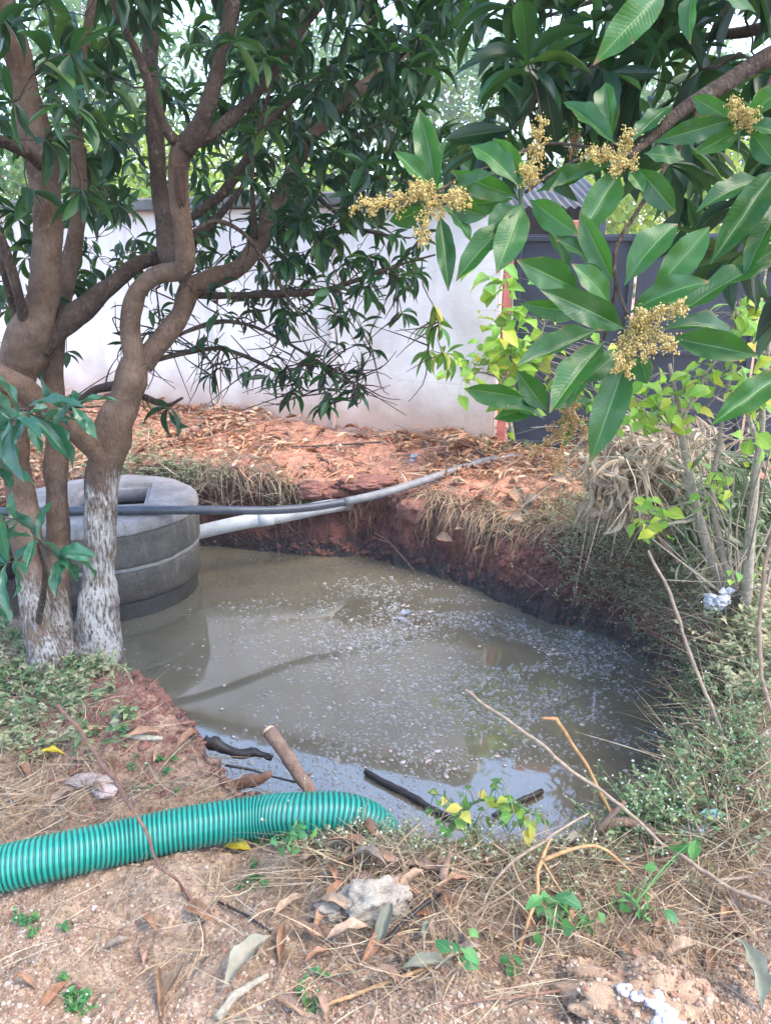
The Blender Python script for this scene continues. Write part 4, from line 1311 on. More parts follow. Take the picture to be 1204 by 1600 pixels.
tg += [(P(75, 95, 2.1), 7, .14, 0, .7), (P(118, 88, 2.1), 6, .14, 0, .6), (P(20, 160, 2.2), 7, .13, 0, .6), (P(100, 160, 2.4), 7, .13, 0)]
tg += [(P(45, 648, 2.3), 8, .19, 1, .5), (P(15, 655, 2.2), 7, .19, 1, .6), (P(112, 632, 2.45), 9, .15, 1, .5), (P(80, 655, 2.5), 5, .14, 1, .7), (P(-10, 730, 2.3), 7, .16, 1)]
tg += [(P(98, 872, 2.4), 6, .16, 1, .35), (P(55, 840, 2.4), 6, .15, 1, .5), (P(10, 880, 2.3), 7, .17, 1, .4), (P(20, 810, 2.4), 6, .15, 1), (P(-10, 930, 2.3), 6, .16, 1)]
TC.grow(tg, whorl)

# --- the mango tree standing to the right of the frame, its flowering branch hanging into the picture
TR = Tree('mango_tree', (2.25, 1.75, drop(2.25, 1.75)), 'flowering mango branch with big fresh leaves hanging across the upper right')
def wl(pts): return [np.append(np.asarray(p[:3], float), p[3]) for p in pts]
tz = drop(2.25, 1.75)
TR.limb(None, 'trunk', 'bark', .12, None, wl([(2.28, 1.73, tz - .1, .14), (2.26, 1.75, tz + .1, .11), (2.2, 1.8, 1.1, .095), (2.12, 1.85, 1.7, .09), (2.0, 1.9, 2.3, .08), (1.9, 2.1, 3.0, .06), (1.8, 2.3, 3.7, .03)]))
e = P(1210, 85, 1.78)
TR.limb(None, 'limb', 'bark', .1, None, wl([(2.08, 1.87, 2.0, .05), (1.6, 1.84, 2.40, .032), (1.15, 1.8, 2.62, .026), (*e, .019), (*P(1120, 135, 1.7), .016), (*P(1060, 178, 1.66), .013), (*P(1020, 215, 1.62), .009), (*P(976, 248, 1.55), .006)]))
TR.limb(None, 'limb', 'bark', .1, None, wl([(1.6, 1.84, 2.42, .03), (1.2, 2.1, 2.75, .022), (*P(1204, 40, 2.2), .016), (*P(1100, 60, 2.3), .012), (*P(980, 90, 2.4), .008), (*P(860, 130, 2.5), .004)]))
TR.limb(None, 'limb', 'bark', .1, None, wl([(1.9, 2.1, 2.9, .035), (1.3, 2.4, 3.3, .02), (*P(1100, -60, 2.7), .014), (*P(960, -10, 2.8), .009), (*P(840, 30, 2.9), .005)]))
TR.limb([(1110, 140, 1.69, 12), (1070, 215, 1.62, 9), (1030, 275, 1.58, 8), (992, 335, 1.52, 8), (962, 385, 1.47, 8), (962, 440, 1.42, 7), (981, 496, 1.36, 6)])
TR.limb([(1020, 210, 1.63, 8), (940, 232, 1.66, 7), (870, 265, 1.6, 6), (821, 300, 1.52, 6)])
TR.limb([(940, 232, 1.66, 6), (850, 225, 1.72, 6), (760, 262, 1.62, 5), (720, 278, 1.58, 5), (681, 300, 1.5, 5)])
TR.limb([(962, 440, 1.44, 6), (945, 520, 1.5, 6), (915, 590, 1.55, 5), (872, 628, 1.56, 5)])
TR.limb([(1204, 120, 1.75, 10), (1185, 165, 1.62, 8), (1163, 196, 1.55, 6)])
TR.limb([(1215, 60, 1.7, 9), (1200, -60, 1.5, 9), (1130, -80, 1.35, 7), (1050, -20, 1.25, 6)])
TR.limb([(1260, 200, 1.7, 10), (1240, 290, 1.55, 8), (1215, 320, 1.5, 6)])
TR.limb([(1250, 330, 1.6, 9), (1235, 480, 1.5, 8), (1225, 580, 1.42, 6)])
NL = []   # base px, tip px, width px, Y base, Y tip, roll
A_ = NL.append
# first spray (far left panicle)
for l in ((683, 296, 655, 170, 48, 1.5, 1.53, .2), (676, 298, 615, 236, 36, 1.5, 1.5, -.3), (703, 303, 773, 271, 30, 1.5, 1.46, .5), (687, 335, 700, 456, 38, 1.5, 1.44, .1),
          (665, 322, 608, 345, 30, 1.5, 1.52, .8), (700, 318, 760, 338, 36, 1.51, 1.5, -.6), (688, 285, 698, 215, 20, 1.52, 1.6, .9), (690, 322, 735, 378, 30, 1.52, 1.5, .6),
          # second spray
          (817, 318, 775, 428, 62, 1.5, 1.42, .15), (812, 322, 762, 368, 42, 1.52, 1.48, -.4), (806, 306, 704, 266, 40, 1.53, 1.5, .6), (810, 292, 735, 228, 50, 1.54, 1.62, -.3),
          (802, 340, 712, 440, 50, 1.5, 1.45, -.2), (828, 312, 905, 368, 46, 1.5, 1.42, -.5), (824, 290, 770, 216, 46, 1.55, 1.6, .4), (838, 300, 955, 256, 40, 1.53, 1.5, .3),
          (800, 310, 718, 318, 34, 1.54, 1.55, .7), (832, 330, 884, 430, 40, 1.54, 1.5, .6),
          # third spray
          (968, 268, 900, 375, 62, 1.52, 1.44, .2), (996, 262, 1055, 332, 50, 1.53, 1.5, -.3), (1005, 240, 1068, 250, 40, 1.55, 1.53, .4), (960, 225, 880, 160, 40, 1.58, 1.66, -.3),
          (982, 268, 1005, 300, 30, 1.53, 1.5, .3), (1020, 222, 1146, 186, 42, 1.56, 1.54, -.35), (948, 256, 856, 300, 36, 1.55, 1.5, -.5), (985, 225, 1050, 165, 40, 1.58, 1.65, .5),
          (955, 215, 945, 130, 40, 1.6, 1.7, .3),
          # fourth spray, the big one
          (982, 548, 921, 724, 66, 1.34, 1.28, .1), (944, 534, 858, 646, 62, 1.36, 1.27, -.25), (936, 514, 806, 572, 50, 1.37, 1.3, -.35), (975, 514, 842, 452, 58, 1.36, 1.31, .25),
          (905, 454, 806, 406, 60, 1.4, 1.36, .3), (952, 476, 892, 412, 48, 1.39, 1.38, -.2), (975, 446, 1058, 350, 64, 1.39, 1.42, .2), (1015, 462, 1108, 354, 58, 1.38, 1.4, -.25),
          (983, 490, 1108, 440, 54, 1.36, 1.33, .15), (1045, 528, 1184, 556, 58, 1.34, 1.28, -.15), (1030, 516, 1150, 530, 44, 1.38, 1.4, .5), (1040, 506, 1206, 408, 50, 1.38, 1.42, .55),
          (925, 486, 812, 474, 36, 1.42, 1.42, .6), (970, 545, 905, 600, 40, 1.4, 1.36, .4), (998, 555, 1010, 600, 40, 1.37, 1.34, -.4), (930, 560, 885, 640, 38, 1.42, 1.4, -.4),
          (1000, 470, 1090, 480, 34, 1.42, 1.42, .8), (958, 440, 905, 330, 44, 1.42, 1.44, .35), (950, 430, 868, 375, 40, 1.43, 1.44, -.5),
          # lower small spray
          (820, 622, 724, 607, 38, 1.52, 1.5, .65), (854, 642, 806, 578, 44, 1.55, 1.53, .2), (850, 655, 786, 640, 36, 1.56, 1.5, -.5), (868, 640, 925, 626, 34, 1.58, 1.6, .3), (880, 640, 880, 700, 30, 1.58, 1.56, .5),
          (845, 630, 770, 655, 34, 1.55, 1.52, .4),
          # right edge
          (1212, 262, 1108, 414, 62, 1.5, 1.42, .2), (1200, 282, 1086, 332, 46, 1.52, 1.48, -.35), (1230, 380, 1100, 440, 40, 1.5, 1.46, .6), (1236, 300, 1160, 440, 46, 1.48, 1.4, -.3), (1225, 580, 1110, 664, 56, 1.4, 1.33, .2),
          (1165, 190, 1240, 130, 44, 1.56, 1.5, .2), (1160, 200, 1085, 240, 36, 1.56, 1.54, .4), (1172, 205, 1215, 260, 40, 1.55, 1.5, -.4), (1150, 190, 1080, 150, 36, 1.58, 1.62, .5), (1170, 196, 1225, 210, 36, 1.52, 1.5, .4),
          # top
          (1040, -18, 926, 102, 66, 1.22, 1.18, .15), (1088, -20, 1078, 70, 34, 1.25, 1.22, -.5), (1060, -30, 1180, 20, 46, 1.28, 1.3, .5), (1030, -30, 960, -60, 46, 1.28, 1.3, .3)):
    A_(l)
for (a, b, c, d_, w, Y0, Y1, roll) in NL:
    p0, p1 = P(a, b, Y0), P(c, d_, Y1)
    v = p1 - p0; Lg = np.linalg.norm(v)
    tocam = unit(CAM - (p0 + p1) / 2)
    nr = unit(tocam + np.array([0, 0, .35]))
    xx = v / Lg
    nr = unit(nr - xx * (nr @ xx))
    sd = np.cross(nr, xx)
    nr = nr * math.cos(roll) + sd * math.sin(roll)
    TR.leaves.append((p0, xx, nr, Lg, w * .80 * mpp(a, b, (Y0 + Y1) / 2) / max(.55, math.cos(roll)), 2))
tg = region(40, 740, 1230, -70, 130, 1.9, 3.0, (7, 10), .15, 0)
tg += region(30, 760, 1230, 100, 240, 1.9, 2.9, (7, 10), .16, 0)
tg += region(10, 1040, 1240, 230, 420, 1.75, 2.4, (6, 9), .16, 0)
tg += region(34, 700, 1500, -350, -70, 1.7, 3.0, (7, 11), .17, 0)
tg += region(16, 1240, 1600, -50, 500, 1.4, 2.2, (7, 10), .17, 0)
def crown(n, c, rad, zmin, nl, L):
    out = []
    while len(out) < n:
        v = unit(R.normal(size=3)) * R.uniform(.55, 1) ** .5
        p = np.array(c) + v * rad
        x_p, y_p, z_p = project(p)
        if p[2] < zmin or (z_p > 0 and y_p > -20): continue      # keep the added shade crown out of view
        out.append((p, int(R.integers(*nl)), L, 0, .45))
    return out


tg += crown(240, (1.5, 1.5, 4.0), (2.5, 2.3, 1.5), 2.8, (8, 12), .18)  # crown above the frame, added to shade the scene from overhead and behind
TR.limb(None, 'limb', 'bark', .1, None, wl([(1.9, 2.1, 2.9, .045), (1.5, 1.5, 3.4, .035), (.9, .8, 3.9, .025), (.2, .3, 4.3, .012)]))  # this and the next two limbs carry the added crown
TR.limb(None, 'limb', 'bark', .1, None, wl([(1.88, 2.15, 3.1, .045), (1.3, 2.3, 3.8, .03), (.6, 2.4, 4.3, .02), (.0, 2.5, 4.6, .01)]))
TR.limb(None, 'limb', 'bark', .1, None, wl([(1.84, 2.2, 3.3, .04), (2.4, 1.9, 4.0, .03), (3.0, 1.6, 4.5, .015)]))
TR.grow(tg, whorl)


def panicle(tr, root, axis, L, nb, spread, dry=False, seed=0, blen=.26):
    """a mango flower head: stalk with side branches set with tiny blossoms"""
    axis = unit(axis)
    st = MB(); bl = MB()
    bend = R.normal(size=3) * .12 * L
    ax = cr(np.array([root, root + axis * L * .5 + bend * .5, root + axis * L + bend + np.array([0, 0, -.04 * L])]), 14)
    tube(st, ax, np.linspace(.0022, .0008, 14), 6)
    e1 = unit(np.cross(axis, [.2, .5, 1])); e2 = np.cross(axis, e1)
    pts = []
    for k in range(nb):
        f = .12 + .86 * k / nb
        p0 = ax[int(f * 13)]
        a = k * 2.4 + seed
        dr = unit(axis * .55 + (e1 * math.cos(a) + e2 * math.sin(a)) * spread)
        bl_ = L * blen * .85 * (1 - .75 * f) * R.uniform(.7, 1.2) + .008
        br = cr(np.array([p0, p0 + dr * bl_ * .5 + R.normal(size=3) * .003, p0 + dr * bl_ + np.array([0, 0, -.1 * bl_])]), 7)
        tube(st, br, np.linspace(.0012, .0006, 7), 4)
        for b_ in br[1:]:
            m_ = int(R.integers(4, 9))
            pts.append(b_ + R.normal(size=(m_, 3)) * .0036)
    pts = np.concatenate(pts)
    o = st.build('flower_panicle', M['panicle_stalk'], tr.root)
    blobs(bl, pts, R.uniform(.0009, .0025, len(pts)), OCT_V, OCT_F, 1.0, .35)
    tag(bl.build('blossoms', M['panicle_dry' if dry else 'panicle'], o), kind='stuff')


def pan(px0, py0, Y0, px1, py1, Y1, nb, spread, dry=False, blen=.26):
    a, b = P(px0, py0, Y0), P(px1, py1, Y1)
    panicle(TR, a, b - a, np.linalg.norm(b - a), nb, spread, dry, R.random() * 6, blen)


pan(694, 305, 1.48, 556, 328, 1.42, 18, .5); pan(690, 305, 1.47, 728, 318, 1.40, 12, .9, False, .38); pan(680, 305, 1.47, 655, 370, 1.42, 12, .7); pan(680, 300, 1.47, 640, 290, 1.41, 10, .8)
pan(826, 300, 1.5, 838, 175, 1.5, 18, .55); pan(830, 290, 1.5, 822, 262, 1.46, 8, .8)
pan(978, 250, 1.52, 922, 222, 1.46, 13, .7); pan(975, 248, 1.52, 980, 205, 1.5, 9, .6); pan(990, 255, 1.52, 965, 262, 1.46, 8, .8)
pan(985, 505, 1.33, 1064, 484, 1.26, 15, .5); pan(985, 510, 1.33, 1050, 556, 1.26, 15, .6); pan(985, 508, 1.33, 985, 565, 1.27, 13, .6); pan(1000, 520, 1.33, 975, 492, 1.28, 10, .8); pan(985, 515, 1.33, 1020, 535, 1.25, 12, .9, False, .36); pan(985, 515, 1.33, 962, 556, 1.27, 10, .6)
pan(1163, 200, 1.55, 1150, 150, 1.5, 13, .6); pan(1163, 200, 1.55, 1178, 180, 1.5, 10, .7)
pan(890, 640, 1.56, 860, 715, 1.52, 14, .8, True, .38); pan(895, 640, 1.56, 935, 712, 1.52, 14, .8, True, .38); pan(885, 650, 1.56, 905, 620, 1.5, 9, .8, True); pan(890, 660, 1.56, 830, 690, 1.52, 10, .8, True)
pan(890, 250, 2.0, 898, 205, 2.0, 8, .6, True)

# visibility of leaves from the camera, so that the parts are the leaves one sees
for tr in (TA, TC, TR): finish(tr, None, None)
V_, F_, off_ = [], [], 0
for tr in (TA, TC, TR):
    s = tr.sc
    o_, X_, Y_ = s['org'], s['A'][:, 0] * s['L'][:, None], s['A'][:, 1] * s['W'][:, None] * .5
    quad = np.stack([o_ + X_ * .05, o_ + X_ * .5 + Y_, o_ + X_, o_ + X_ * .5 - Y_], 1).reshape(-1, 3)
    V_.append(quad); F_ += [tuple(int(off_ + 4 * k + c) for c in range(4)) for k in range(len(o_))]; off_ += len(quad)
    for mb in tr.occ:
        v = mb.verts(); V_.append(v)
        F_ += [tuple(int(c) + off_ for c in f) for f in mb.Q[0]]; off_ += len(v)
OB = BVHTree.FromPolygons([tuple(v) for v in np.concatenate(V_)], F_)
MAPS = {0: (M['leaf_mid'], MID, 'm'), 1: (M['leaf_shoot'], NEAR, 's'), 2: (M['leaf_near'], NEAR, 'n'), 3: (M['leaf_sprig'], MID, 'y')}
for tr in (TA, TC, TR):
    s = tr.sc
    vis = np.zeros(len(s['ctr']))
    for k in np.where(s['score'] > 12)[0]:
        for f in (.3, .5, .7):
            c_ = s['org'][k] + s['A'][k][0] * s['L'][k] * f
            dv = Vector(c_ - CAM); h = OB.ray_cast(ORG, dv.normalized())
            if h[0] is None or h[3] > dv.length - .012: vis[k] += 1 / 3
    vis[s['kind'] == 2] = np.maximum(vis[s['kind'] == 2], .3)
    emit(tr, vis, MAPS, 300)

# ------------------------------------------------------------------ trees and shrubs beyond the wall
def far_tree(x, y, h, cr_, n, leaf, mt, label, group, lean=0.0, trunk_r=.12, z0=.9, squash=1.0, base_f=.35):
    o = thing('tree', (x, y, z0), label, 'tree', group)
    mb = MB()
    top = np.array([x + lean, y, z0 + h * .82])
    tp = cr(np.array([[x, y, z0 - .3], [x + lean * .2 + R.normal() * .1, y, z0 + h * .3], [x + lean * .6 + R.normal() * .15, y, z0 + h * .6], top]), 24)
    tube(mb, tp, np.linspace(trunk_r, trunk_r * .25, 24), 9, .1, x)
    mb.build('trunk', M['far_bark'], o)
    br = MB(); fo = MB(); P_, D_ = [], []
    nb = 22
    for k in range(nb):
        f = base_f + (1 - base_f) * k / nb
        p0 = tp[min(23, int(f * 23))]
        a = k * 2.4 + x
        ln = cr_ * (1.15 - .75 * abs(f - .62) / .5) * R.uniform(.65, 1.1)
        e_ = p0 + np.array([math.cos(a) * ln, math.sin(a) * ln, ln * R.uniform(.1, .6) * squash])
        b_ = cr(np.array([p0, (p0 + e_) / 2 + R.normal(size=3) * .12 * ln, e_]), 9)
        tube(br, b_, np.linspace(trunk_r * .3, .012, 9), 5)
        for q_ in b_[3:]:
            m_ = int(n / nb / 6)
            sub = q_ + R.normal(size=(3, 3)) * .28 * cr_ * .6
            for sc_ in sub:
                P_.append(sc_ + R.normal(size=(m_ // 3 + 1, 3)) * .13 * cr_ * np.array([1, 1, .7]))
    br.build('branches', M['far_bark'], o)
    P_ = np.concatenate(P_)
    D_ = unit(R.normal(size=P_.shape) + [0, 0, -.5])
    scatter(fo, FAR, P_, D_, unit(R.normal(size=P_.shape) + [0, 0, 1.2]), R.uniform(.7, 1.2, len(P_)) * leaf, R.uniform(.35, .5, len(P_)) * leaf)
    fo.build('crown', mt, o)
    return o


for l in ((-9.0, 27, 10.5, 3.4, 5200, .34, 'leaf_far', 'pale hazy tree beyond the left end of the wall'),
          (-3.6, 33, 11.0, 3.6, 5200, .36, 'leaf_far', 'hazy tree beyond the wall between the two forked trunks'),
          (2.4, 30, 9.6, 3.2, 5200, .34, 'leaf_far', 'hazy tree beyond the wall under the bright gap of sky'),
          (8.2, 28, 8.0, 3.2, 5200, .34, 'leaf_far', 'hazy tree beyond the dark gate and the shed'),
          (14.0, 30, 8.5, 3.6, 4200, .36, 'leaf_far', 'hazy tree at the far right beyond the gate')):
    far_tree(*l[:6], M[l[6]], l[7], 'hazy trees far beyond the wall')
far_tree(-3.0, 11.5, 3.2, 1.3, 3600, .16, M['leaf_lime'], 'yellow green bushy tree just behind the wall at the left', 'bushy trees behind the wall', 0, .05, .8, 1, .3)
far_tree(-.4, 11.0, 2.6, 1.2, 3400, .15, M['leaf_lime'], 'yellow green bushy tree behind the middle of the wall', 'bushy trees behind the wall', 0, .05, .8, 1, .3)
far_tree(4.6, 12.5, 3.2, 1.9, 4200, .18, M['leaf_lime'], 'yellow green bushy tree beyond the right half of the gate', 'bushy trees behind the wall', 0, .05, .8, 1, .3)
far_tree(-6.5, 13.5, 3.8, 1.8, 4200, .18, M['leaf_far'], 'dark bushy tree behind the wall by the left edge', 'bushy trees behind the wall', 0, .07, .8, 1, .3)

# ------------------------------------------------------------------ things lying in and round the pit
# broken stake with a pale cut end
s0, s1 = P(500, 1262, 2.33), P(420, 1142, 2.52)
stk = thing('broken_stake', s0, 'short barked wooden stake with a pale cut end leaning over the water', 'stake')
mb = MB(); tube(mb, cr(np.array([[*(s0 + (s0 - s1) * .5), .022], [*s0, .0235], [*((s0 + s1) / 2 + [.004, 0, .002]), .024], [*s1, .0225]]), 26)[:, :3], np.linspace(.021, .0255, 26), 14, .16, 3, nf=30); mb.build('shaft', M['stake'], stk)
dv = unit(s1 - s0)
mb = MB(); tube(mb, np.array([s1 - dv * .004, s1 + dv * .006, s1 + dv * .012]), [.0245, .0235, .017], 14, .12, 5); mb.build('cut_end', M['cut_wood'], stk)
mb = MB(); q0 = P(468, 1215, 2.42); tube(mb, cr(np.array([q0, q0 + [.03, -.005, .012], q0 + [.05, -.01, .03]]), 6), np.linspace(.009, .003, 6), 7, .2); mb.build('knot_stub', M['stake'], stk)


def stick_thing(name, L, label, mt, rough=.2, branches=(), cat='stick', group=None, nf=25):
    SLIM = .62 if name in ('dry_stalk', 'orange_stalk', 'brown_stalk', 'purple_stem', 'pale_stalk', 'red_brown_twig', 'dark_twig') else .85
    """L rows: px, py, Y (or None: on the ground, lift), width px"""
    pts = []
    for (a, b, Y, w) in L:
        if Y is None or (isinstance(Y, float) and Y < 1.0):
            h = hit(a, b)[0]; p = h + np.array([0, 0, Y or 0.0]); YY = h[1]
        else:
            p = P(a, b, Y); YY = Y
        pts.append([*p, w * .5 * SLIM * mpp(a, b, YY)])
    pts = np.array(pts)
    if name in ('orange_stalk', 'purple_stem', 'dry_stalk', 'brown_stalk', 'thin_twig', 'dark_twig', 'red_brown_twig'):
        pts = np.concatenate([np.stack([pts[i_] + (pts[i_ + 1] - pts[i_]) * f_ for f_ in (0, .12, .5, .88)]) for i_ in range(len(pts) - 1)] + [pts[-1:]])
    o = thing(name, pts[0][:3], label, cat, group)
    ln = np.linalg.norm(np.diff(pts[:, :3], axis=0), axis=1).sum()
    k = max(8, int(ln / .015))
    q = cr(pts, k)
    sd = R.random() * 40
    q[:, 3] *= (1 + .22 * np.sin(np.linspace(0, ln / .045 * 6.28, k)).clip(.55, 1)) * np.linspace(1, .8, k)
    q[:, :3] += np.stack([fbm(np.arange(k) * .15 + sd, np.full(k, c * 5.1), None, 3) for c in range(3)], 1) * min(.006, ln * .012)
    mb = MB(); tube(mb, q, np.maximum(q[:, 3], .0009), 8, rough, sd, R.random(), nf=nf); mb.build('shaft', mt, o)
    for br in branches:
        bp_ = np.array([[*P(a, b, Y), w * .4 * mpp(a, b, Y)] for (a, b, Y, w) in br])
        qq = cr(bp_, 14)
        mb = MB(); tube(mb, qq, np.maximum(qq[:, 3], .0008), 6, rough, sd, R.random(), nf=nf); mb.build('side_twig', mt, o)
    return o


stick_thing('sunken_branch', [(318, 1156, 2.52, 17), (345, 1168, 2.51, 19), (370, 1177, 2.5, 18), (400, 1177, 2.5, 15), (424, 1185, 2.5, 11)], 'short black wet branch end just left of the stake', M['twig_dark'], .55, cat='branch', nf=38)
stick_thing('root_stub', [(350, 1232, 2.36, 26), (380, 1225, 2.36, 24), (405, 1217, 2.36, 20), (424, 1209, 2.37, 10)], 'reddish brown root stub jutting from the bank above the hose', M['root'], .5, cat='root', nf=38)
stick_thing('thin_twig', [(350, 1196, 2.44, 4), (395, 1205, 2.44, 4), (440, 1216, 2.42, 4), (480, 1228, 2.4, 3)], 'thin dark twig in the water behind the stake', M['twig_dark'], .2, cat='twig')
zz = lambda a, b, z: CAM + ray(a, b) * ((z - 2.1) / ray(a, b)[2])
def wat(L): return [(a, b, float(zz(a, b, .012)[1]), w) for a, b, w in L]
stick_thing('black_stick', wat([(571, 1206, 9), (610, 1228, 11), (650, 1250, 12), (690, 1272, 12), (730, 1290, 11)]), 'long black stick floating in the water right of the hose end', M['twig_dark'], .22)
stick_thing('black_stick', wat([(846, 1236, 9), (820, 1248, 10), (800, 1258, 9), (770, 1275, 8)]), 'short black stick end sticking up beside the yellow leaved sprig', M['twig_dark'], .2)
stick_thing('grey_stick', wat([(176, 962, 7), (190, 960, 7)]) , 'tiny pale stick poking out beside the lime washed trunk', M['twig_grey'], .2)
stick_thing('dry_stalk', [(725, 1075, 2.05, 7), (830, 1150, 1.96, 8), (940, 1238, 1.86, 9), (1040, 1320, 1.74, 10), (1120, 1375, 1.62, 12), (1230, 1430, 1.5, 13)], 'long pale brown stalk slanting from the right over the water', M['twig_pink'], .15,
            [[(1040, 1320, 1.74, 6), (1010, 1335, 1.74, 5), (960, 1345, 1.74, 3)], [(1120, 1375, 1.62, 7), (1165, 1370, 1.62, 5), (1215, 1350, 1.6, 3)]])
stick_thing('orange_stalk', [(845, 1121, 1.95, 5), (868, 1126, 1.95, 9), (892, 1160, 1.95, 8), (922, 1205, 1.93, 9), (950, 1272, 1.9, 8), (985, 1350, 1.83, 8), (990, 1375, 1.8, 7)], 'orange bent dry stalk with a hooked tip standing over the water', M['twig_orange'], .12)
stick_thing('brown_stalk', [(1012, 862, 2.5, 6), (1046, 925, 2.45, 8), (1062, 985, 2.4, 9), (1100, 1082, 2.3, 9), (1140, 1170, 2.2, 9), (1190, 1240, 2.1, 9), (1230, 1280, 2.0, 9)], 'brown arching stalk along the right bank over the weeds', M['twig_pink'], .15)
stick_thing('brown_stalk', [(1215, 760, 2.0, 8), (1196, 880, 1.98, 10), (1186, 980, 1.95, 11), (1188, 1060, 1.9, 11), (1210, 1120, 1.85, 11), (1240, 1160, 1.8, 11)], 'brown bowed stalk at the right edge of the picture', M['twig_pink'], .15)
stick_thing('red_brown_twig', [(90, 1100, 2.3, 8), (130, 1150, 2.18, 9), (175, 1215, 2.0, 12), (205, 1262, 1.82, 10), (235, 1320, 1.70, 8), (262, 1362, 1.60, 8), (290, 1402, 0.012, 9), (310, 1440, 0.006, 9), (321, 1476, 0.004, 6)], 'thin red brown twig lying across the green hose', M['twig_brown'], .2, cat='twig')
stick_thing('dark_twig', [(340, 1412, .006, 5), (385, 1435, .008, 7), (425, 1460, .006, 6)], 'short dark twig lying on the sand below the hose', M['twig_dark'], .2, cat='twig')
stick_thing('orange_stalk', [(860, 1310, 1.72, 5), (846, 1345, 1.66, 9), (832, 1410, 1.54, 9), (812, 1480, 1.46, 9), (805, 1530, 1.41, 8), (822, 1570, 1.36, 8), (840, 1600, 1.32, 7)], 'orange broken stalk bent in a loop in front of the green herb', M['twig_orange'], .12,
            [[(846, 1345, 1.66, 8), (900, 1325, 1.68, 7), (940, 1325, 1.7, 6), (985, 1362, 1.68, 5)], [(846, 1345, 1.66, 5), (880, 1400, 1.6, 4), (900, 1440, 1.55, 3)]])
stick_thing('purple_stem', [(1000, 1305, 1.8, 6), (1012, 1370, 1.68, 8), (1040, 1440, 1.58, 9), (1075, 1500, 1.48, 10), (1115, 1540, 1.42, 9), (1160, 1570, 1.36, 9), (1220, 1600, 1.3, 8)], 'bowed purplish brown stem crossing the lower right corner', M['twig_brown'], .15,
            [[(1040, 1440, 1.58, 5), (1020, 1510, 1.5, 4), (1010, 1540, 1.46, 3)], [(1075, 1500, 1.48, 5), (1140, 1475, 1.48, 4), (1210, 1470, 1.45, 3)]])
stick_thing('pale_stalk', [(748, 1500, 1.48, 4), (742, 1440, 1.56, 5), (765, 1385, 1.63, 6), (815, 1335, 1.68, 7), (880, 1295, 1.72, 6), (920, 1272, 1.76, 5)], 'pale arched stalk bending up over the dry litter', M['twig_pink'], .12)
stick_thing('pale_stalk', [(690, 1470, 1.5, 4), (745, 1425, 1.57, 5), (810, 1385, 1.62, 5), (870, 1350, 1.66, 4)], 'thin pale stalk lying low over the middle of the litter', M['twig_pink'], .12)
stick_thing('dark_twig', [(575, 1505, .02, 10), (620, 1465, .03, 11), (680, 1420, .035, 9), (730, 1395, .03, 7), (800, 1370, .03, 6), (850, 1358, .03, 4)], 'long dark twig lying against the pale mortar lump', M['twig_dark'], .2, cat='twig')
stick_thing('root', [(930, 1298, 1.86, 14), (965, 1286, 1.86, 18), (1000, 1290, 1.85, 17), (1040, 1312, 1.8, 14), (1075, 1330, 1.76, 12)], 'thick brown curved root lying on the right rim of the pit', M['stake'], .2, cat='root')
stick_thing('cut_stub', [(932, 1300, 1.84, 11), (955, 1275, 1.84, 12), (975, 1252, 1.85, 8)], 'pale split wooden stub standing beside the blue bag', M['stake'], .5)
stick_thing('cut_stub', [(690, 1375, 1.66, 11), (698, 1345, 1.68, 11), (703, 1330, 1.68, 8)], 'small upright wooden stub behind the pale mortar lump', M['stake'], .5)
stick_thing('dry_root', [(585, 833, 5.2, 2), (610, 850, 5.15, 3), (640, 885, 5.02, 3), (658, 906, 4.95, 2)], 'thin root trailing down the far bank into the water', M['twig_brown'], .2, cat='root')
stick_thing('broken_branch', [(868, 918, 4.45, 9), (900, 930, 4.35, 11), (925, 942, 4.28, 8)], 'short broken branch stuck in the muddy bank', M['twig_grey'], .25, cat='branch')
stick_thing('broken_branch', [(815, 795, 4.9, 7), (835, 820, 4.8, 9), (855, 850, 4.7, 8)], 'pale broken branch hanging down the far bank at the right', M['twig_grey'], .25, cat='branch')
stick_thing('red_brown_twig', [(940, 735, 4.0, 6), (975, 775, 3.8, 7), (1010, 815, 3.5, 7), (1060, 880, 3.2, 6)], 'slanting red brown twig through the grey weeds on the right bank', M['twig_brown'], .2, cat='twig')
stick_thing('pale_stick', [(200, 1153, .008, 10), (225, 1156, .009, 11), (255, 1157, .008, 8)], 'short pale peeled stick lying on the red soil lump', M['twig_grey'], .15)
stick_thing('dark_twig', [(340, 1600, .012, 24), (365, 1565, .012, 26), (395, 1545, .012, 22), (420, 1530, .01, 14)], 'thick grey bark twig at the bottom edge beside the grey leaf', M['twig_grey'], .25, cat='twig')
stick_thing('orange_stalk', [(500, 1580, .01, 8), (570, 1555, .012, 10), (640, 1530, .012, 10), (695, 1508, .012, 8)], 'straight orange stalk lying on the ground at the bottom', M['twig_orange'], .12)
stick_thing('dark_twig', [(700, 1580, .02, 5), (800, 1572, .025, 6), (880, 1560, .03, 7), (960, 1530, .04, 7)], 'thin dark twig lying before the sandy lump', M['twig_brown'], .2, cat='twig')

# lumps
def rock(name, px, py, r, label, mt, amp=.28, sub=ICO4, seed=1.0, sink=.25, fr=2.2, rid=.12, cat='stone'):
    h = hit(px, py)[0]
    o = thing(name, h, label, cat)
    mb = MB(); r = np.array(r); lump(mb, h + [0, 0, r[2] * (1 - sink * 2)], r, amp, fr, seed, sub, rid); mb.build('body', mt, o)
    return o, h


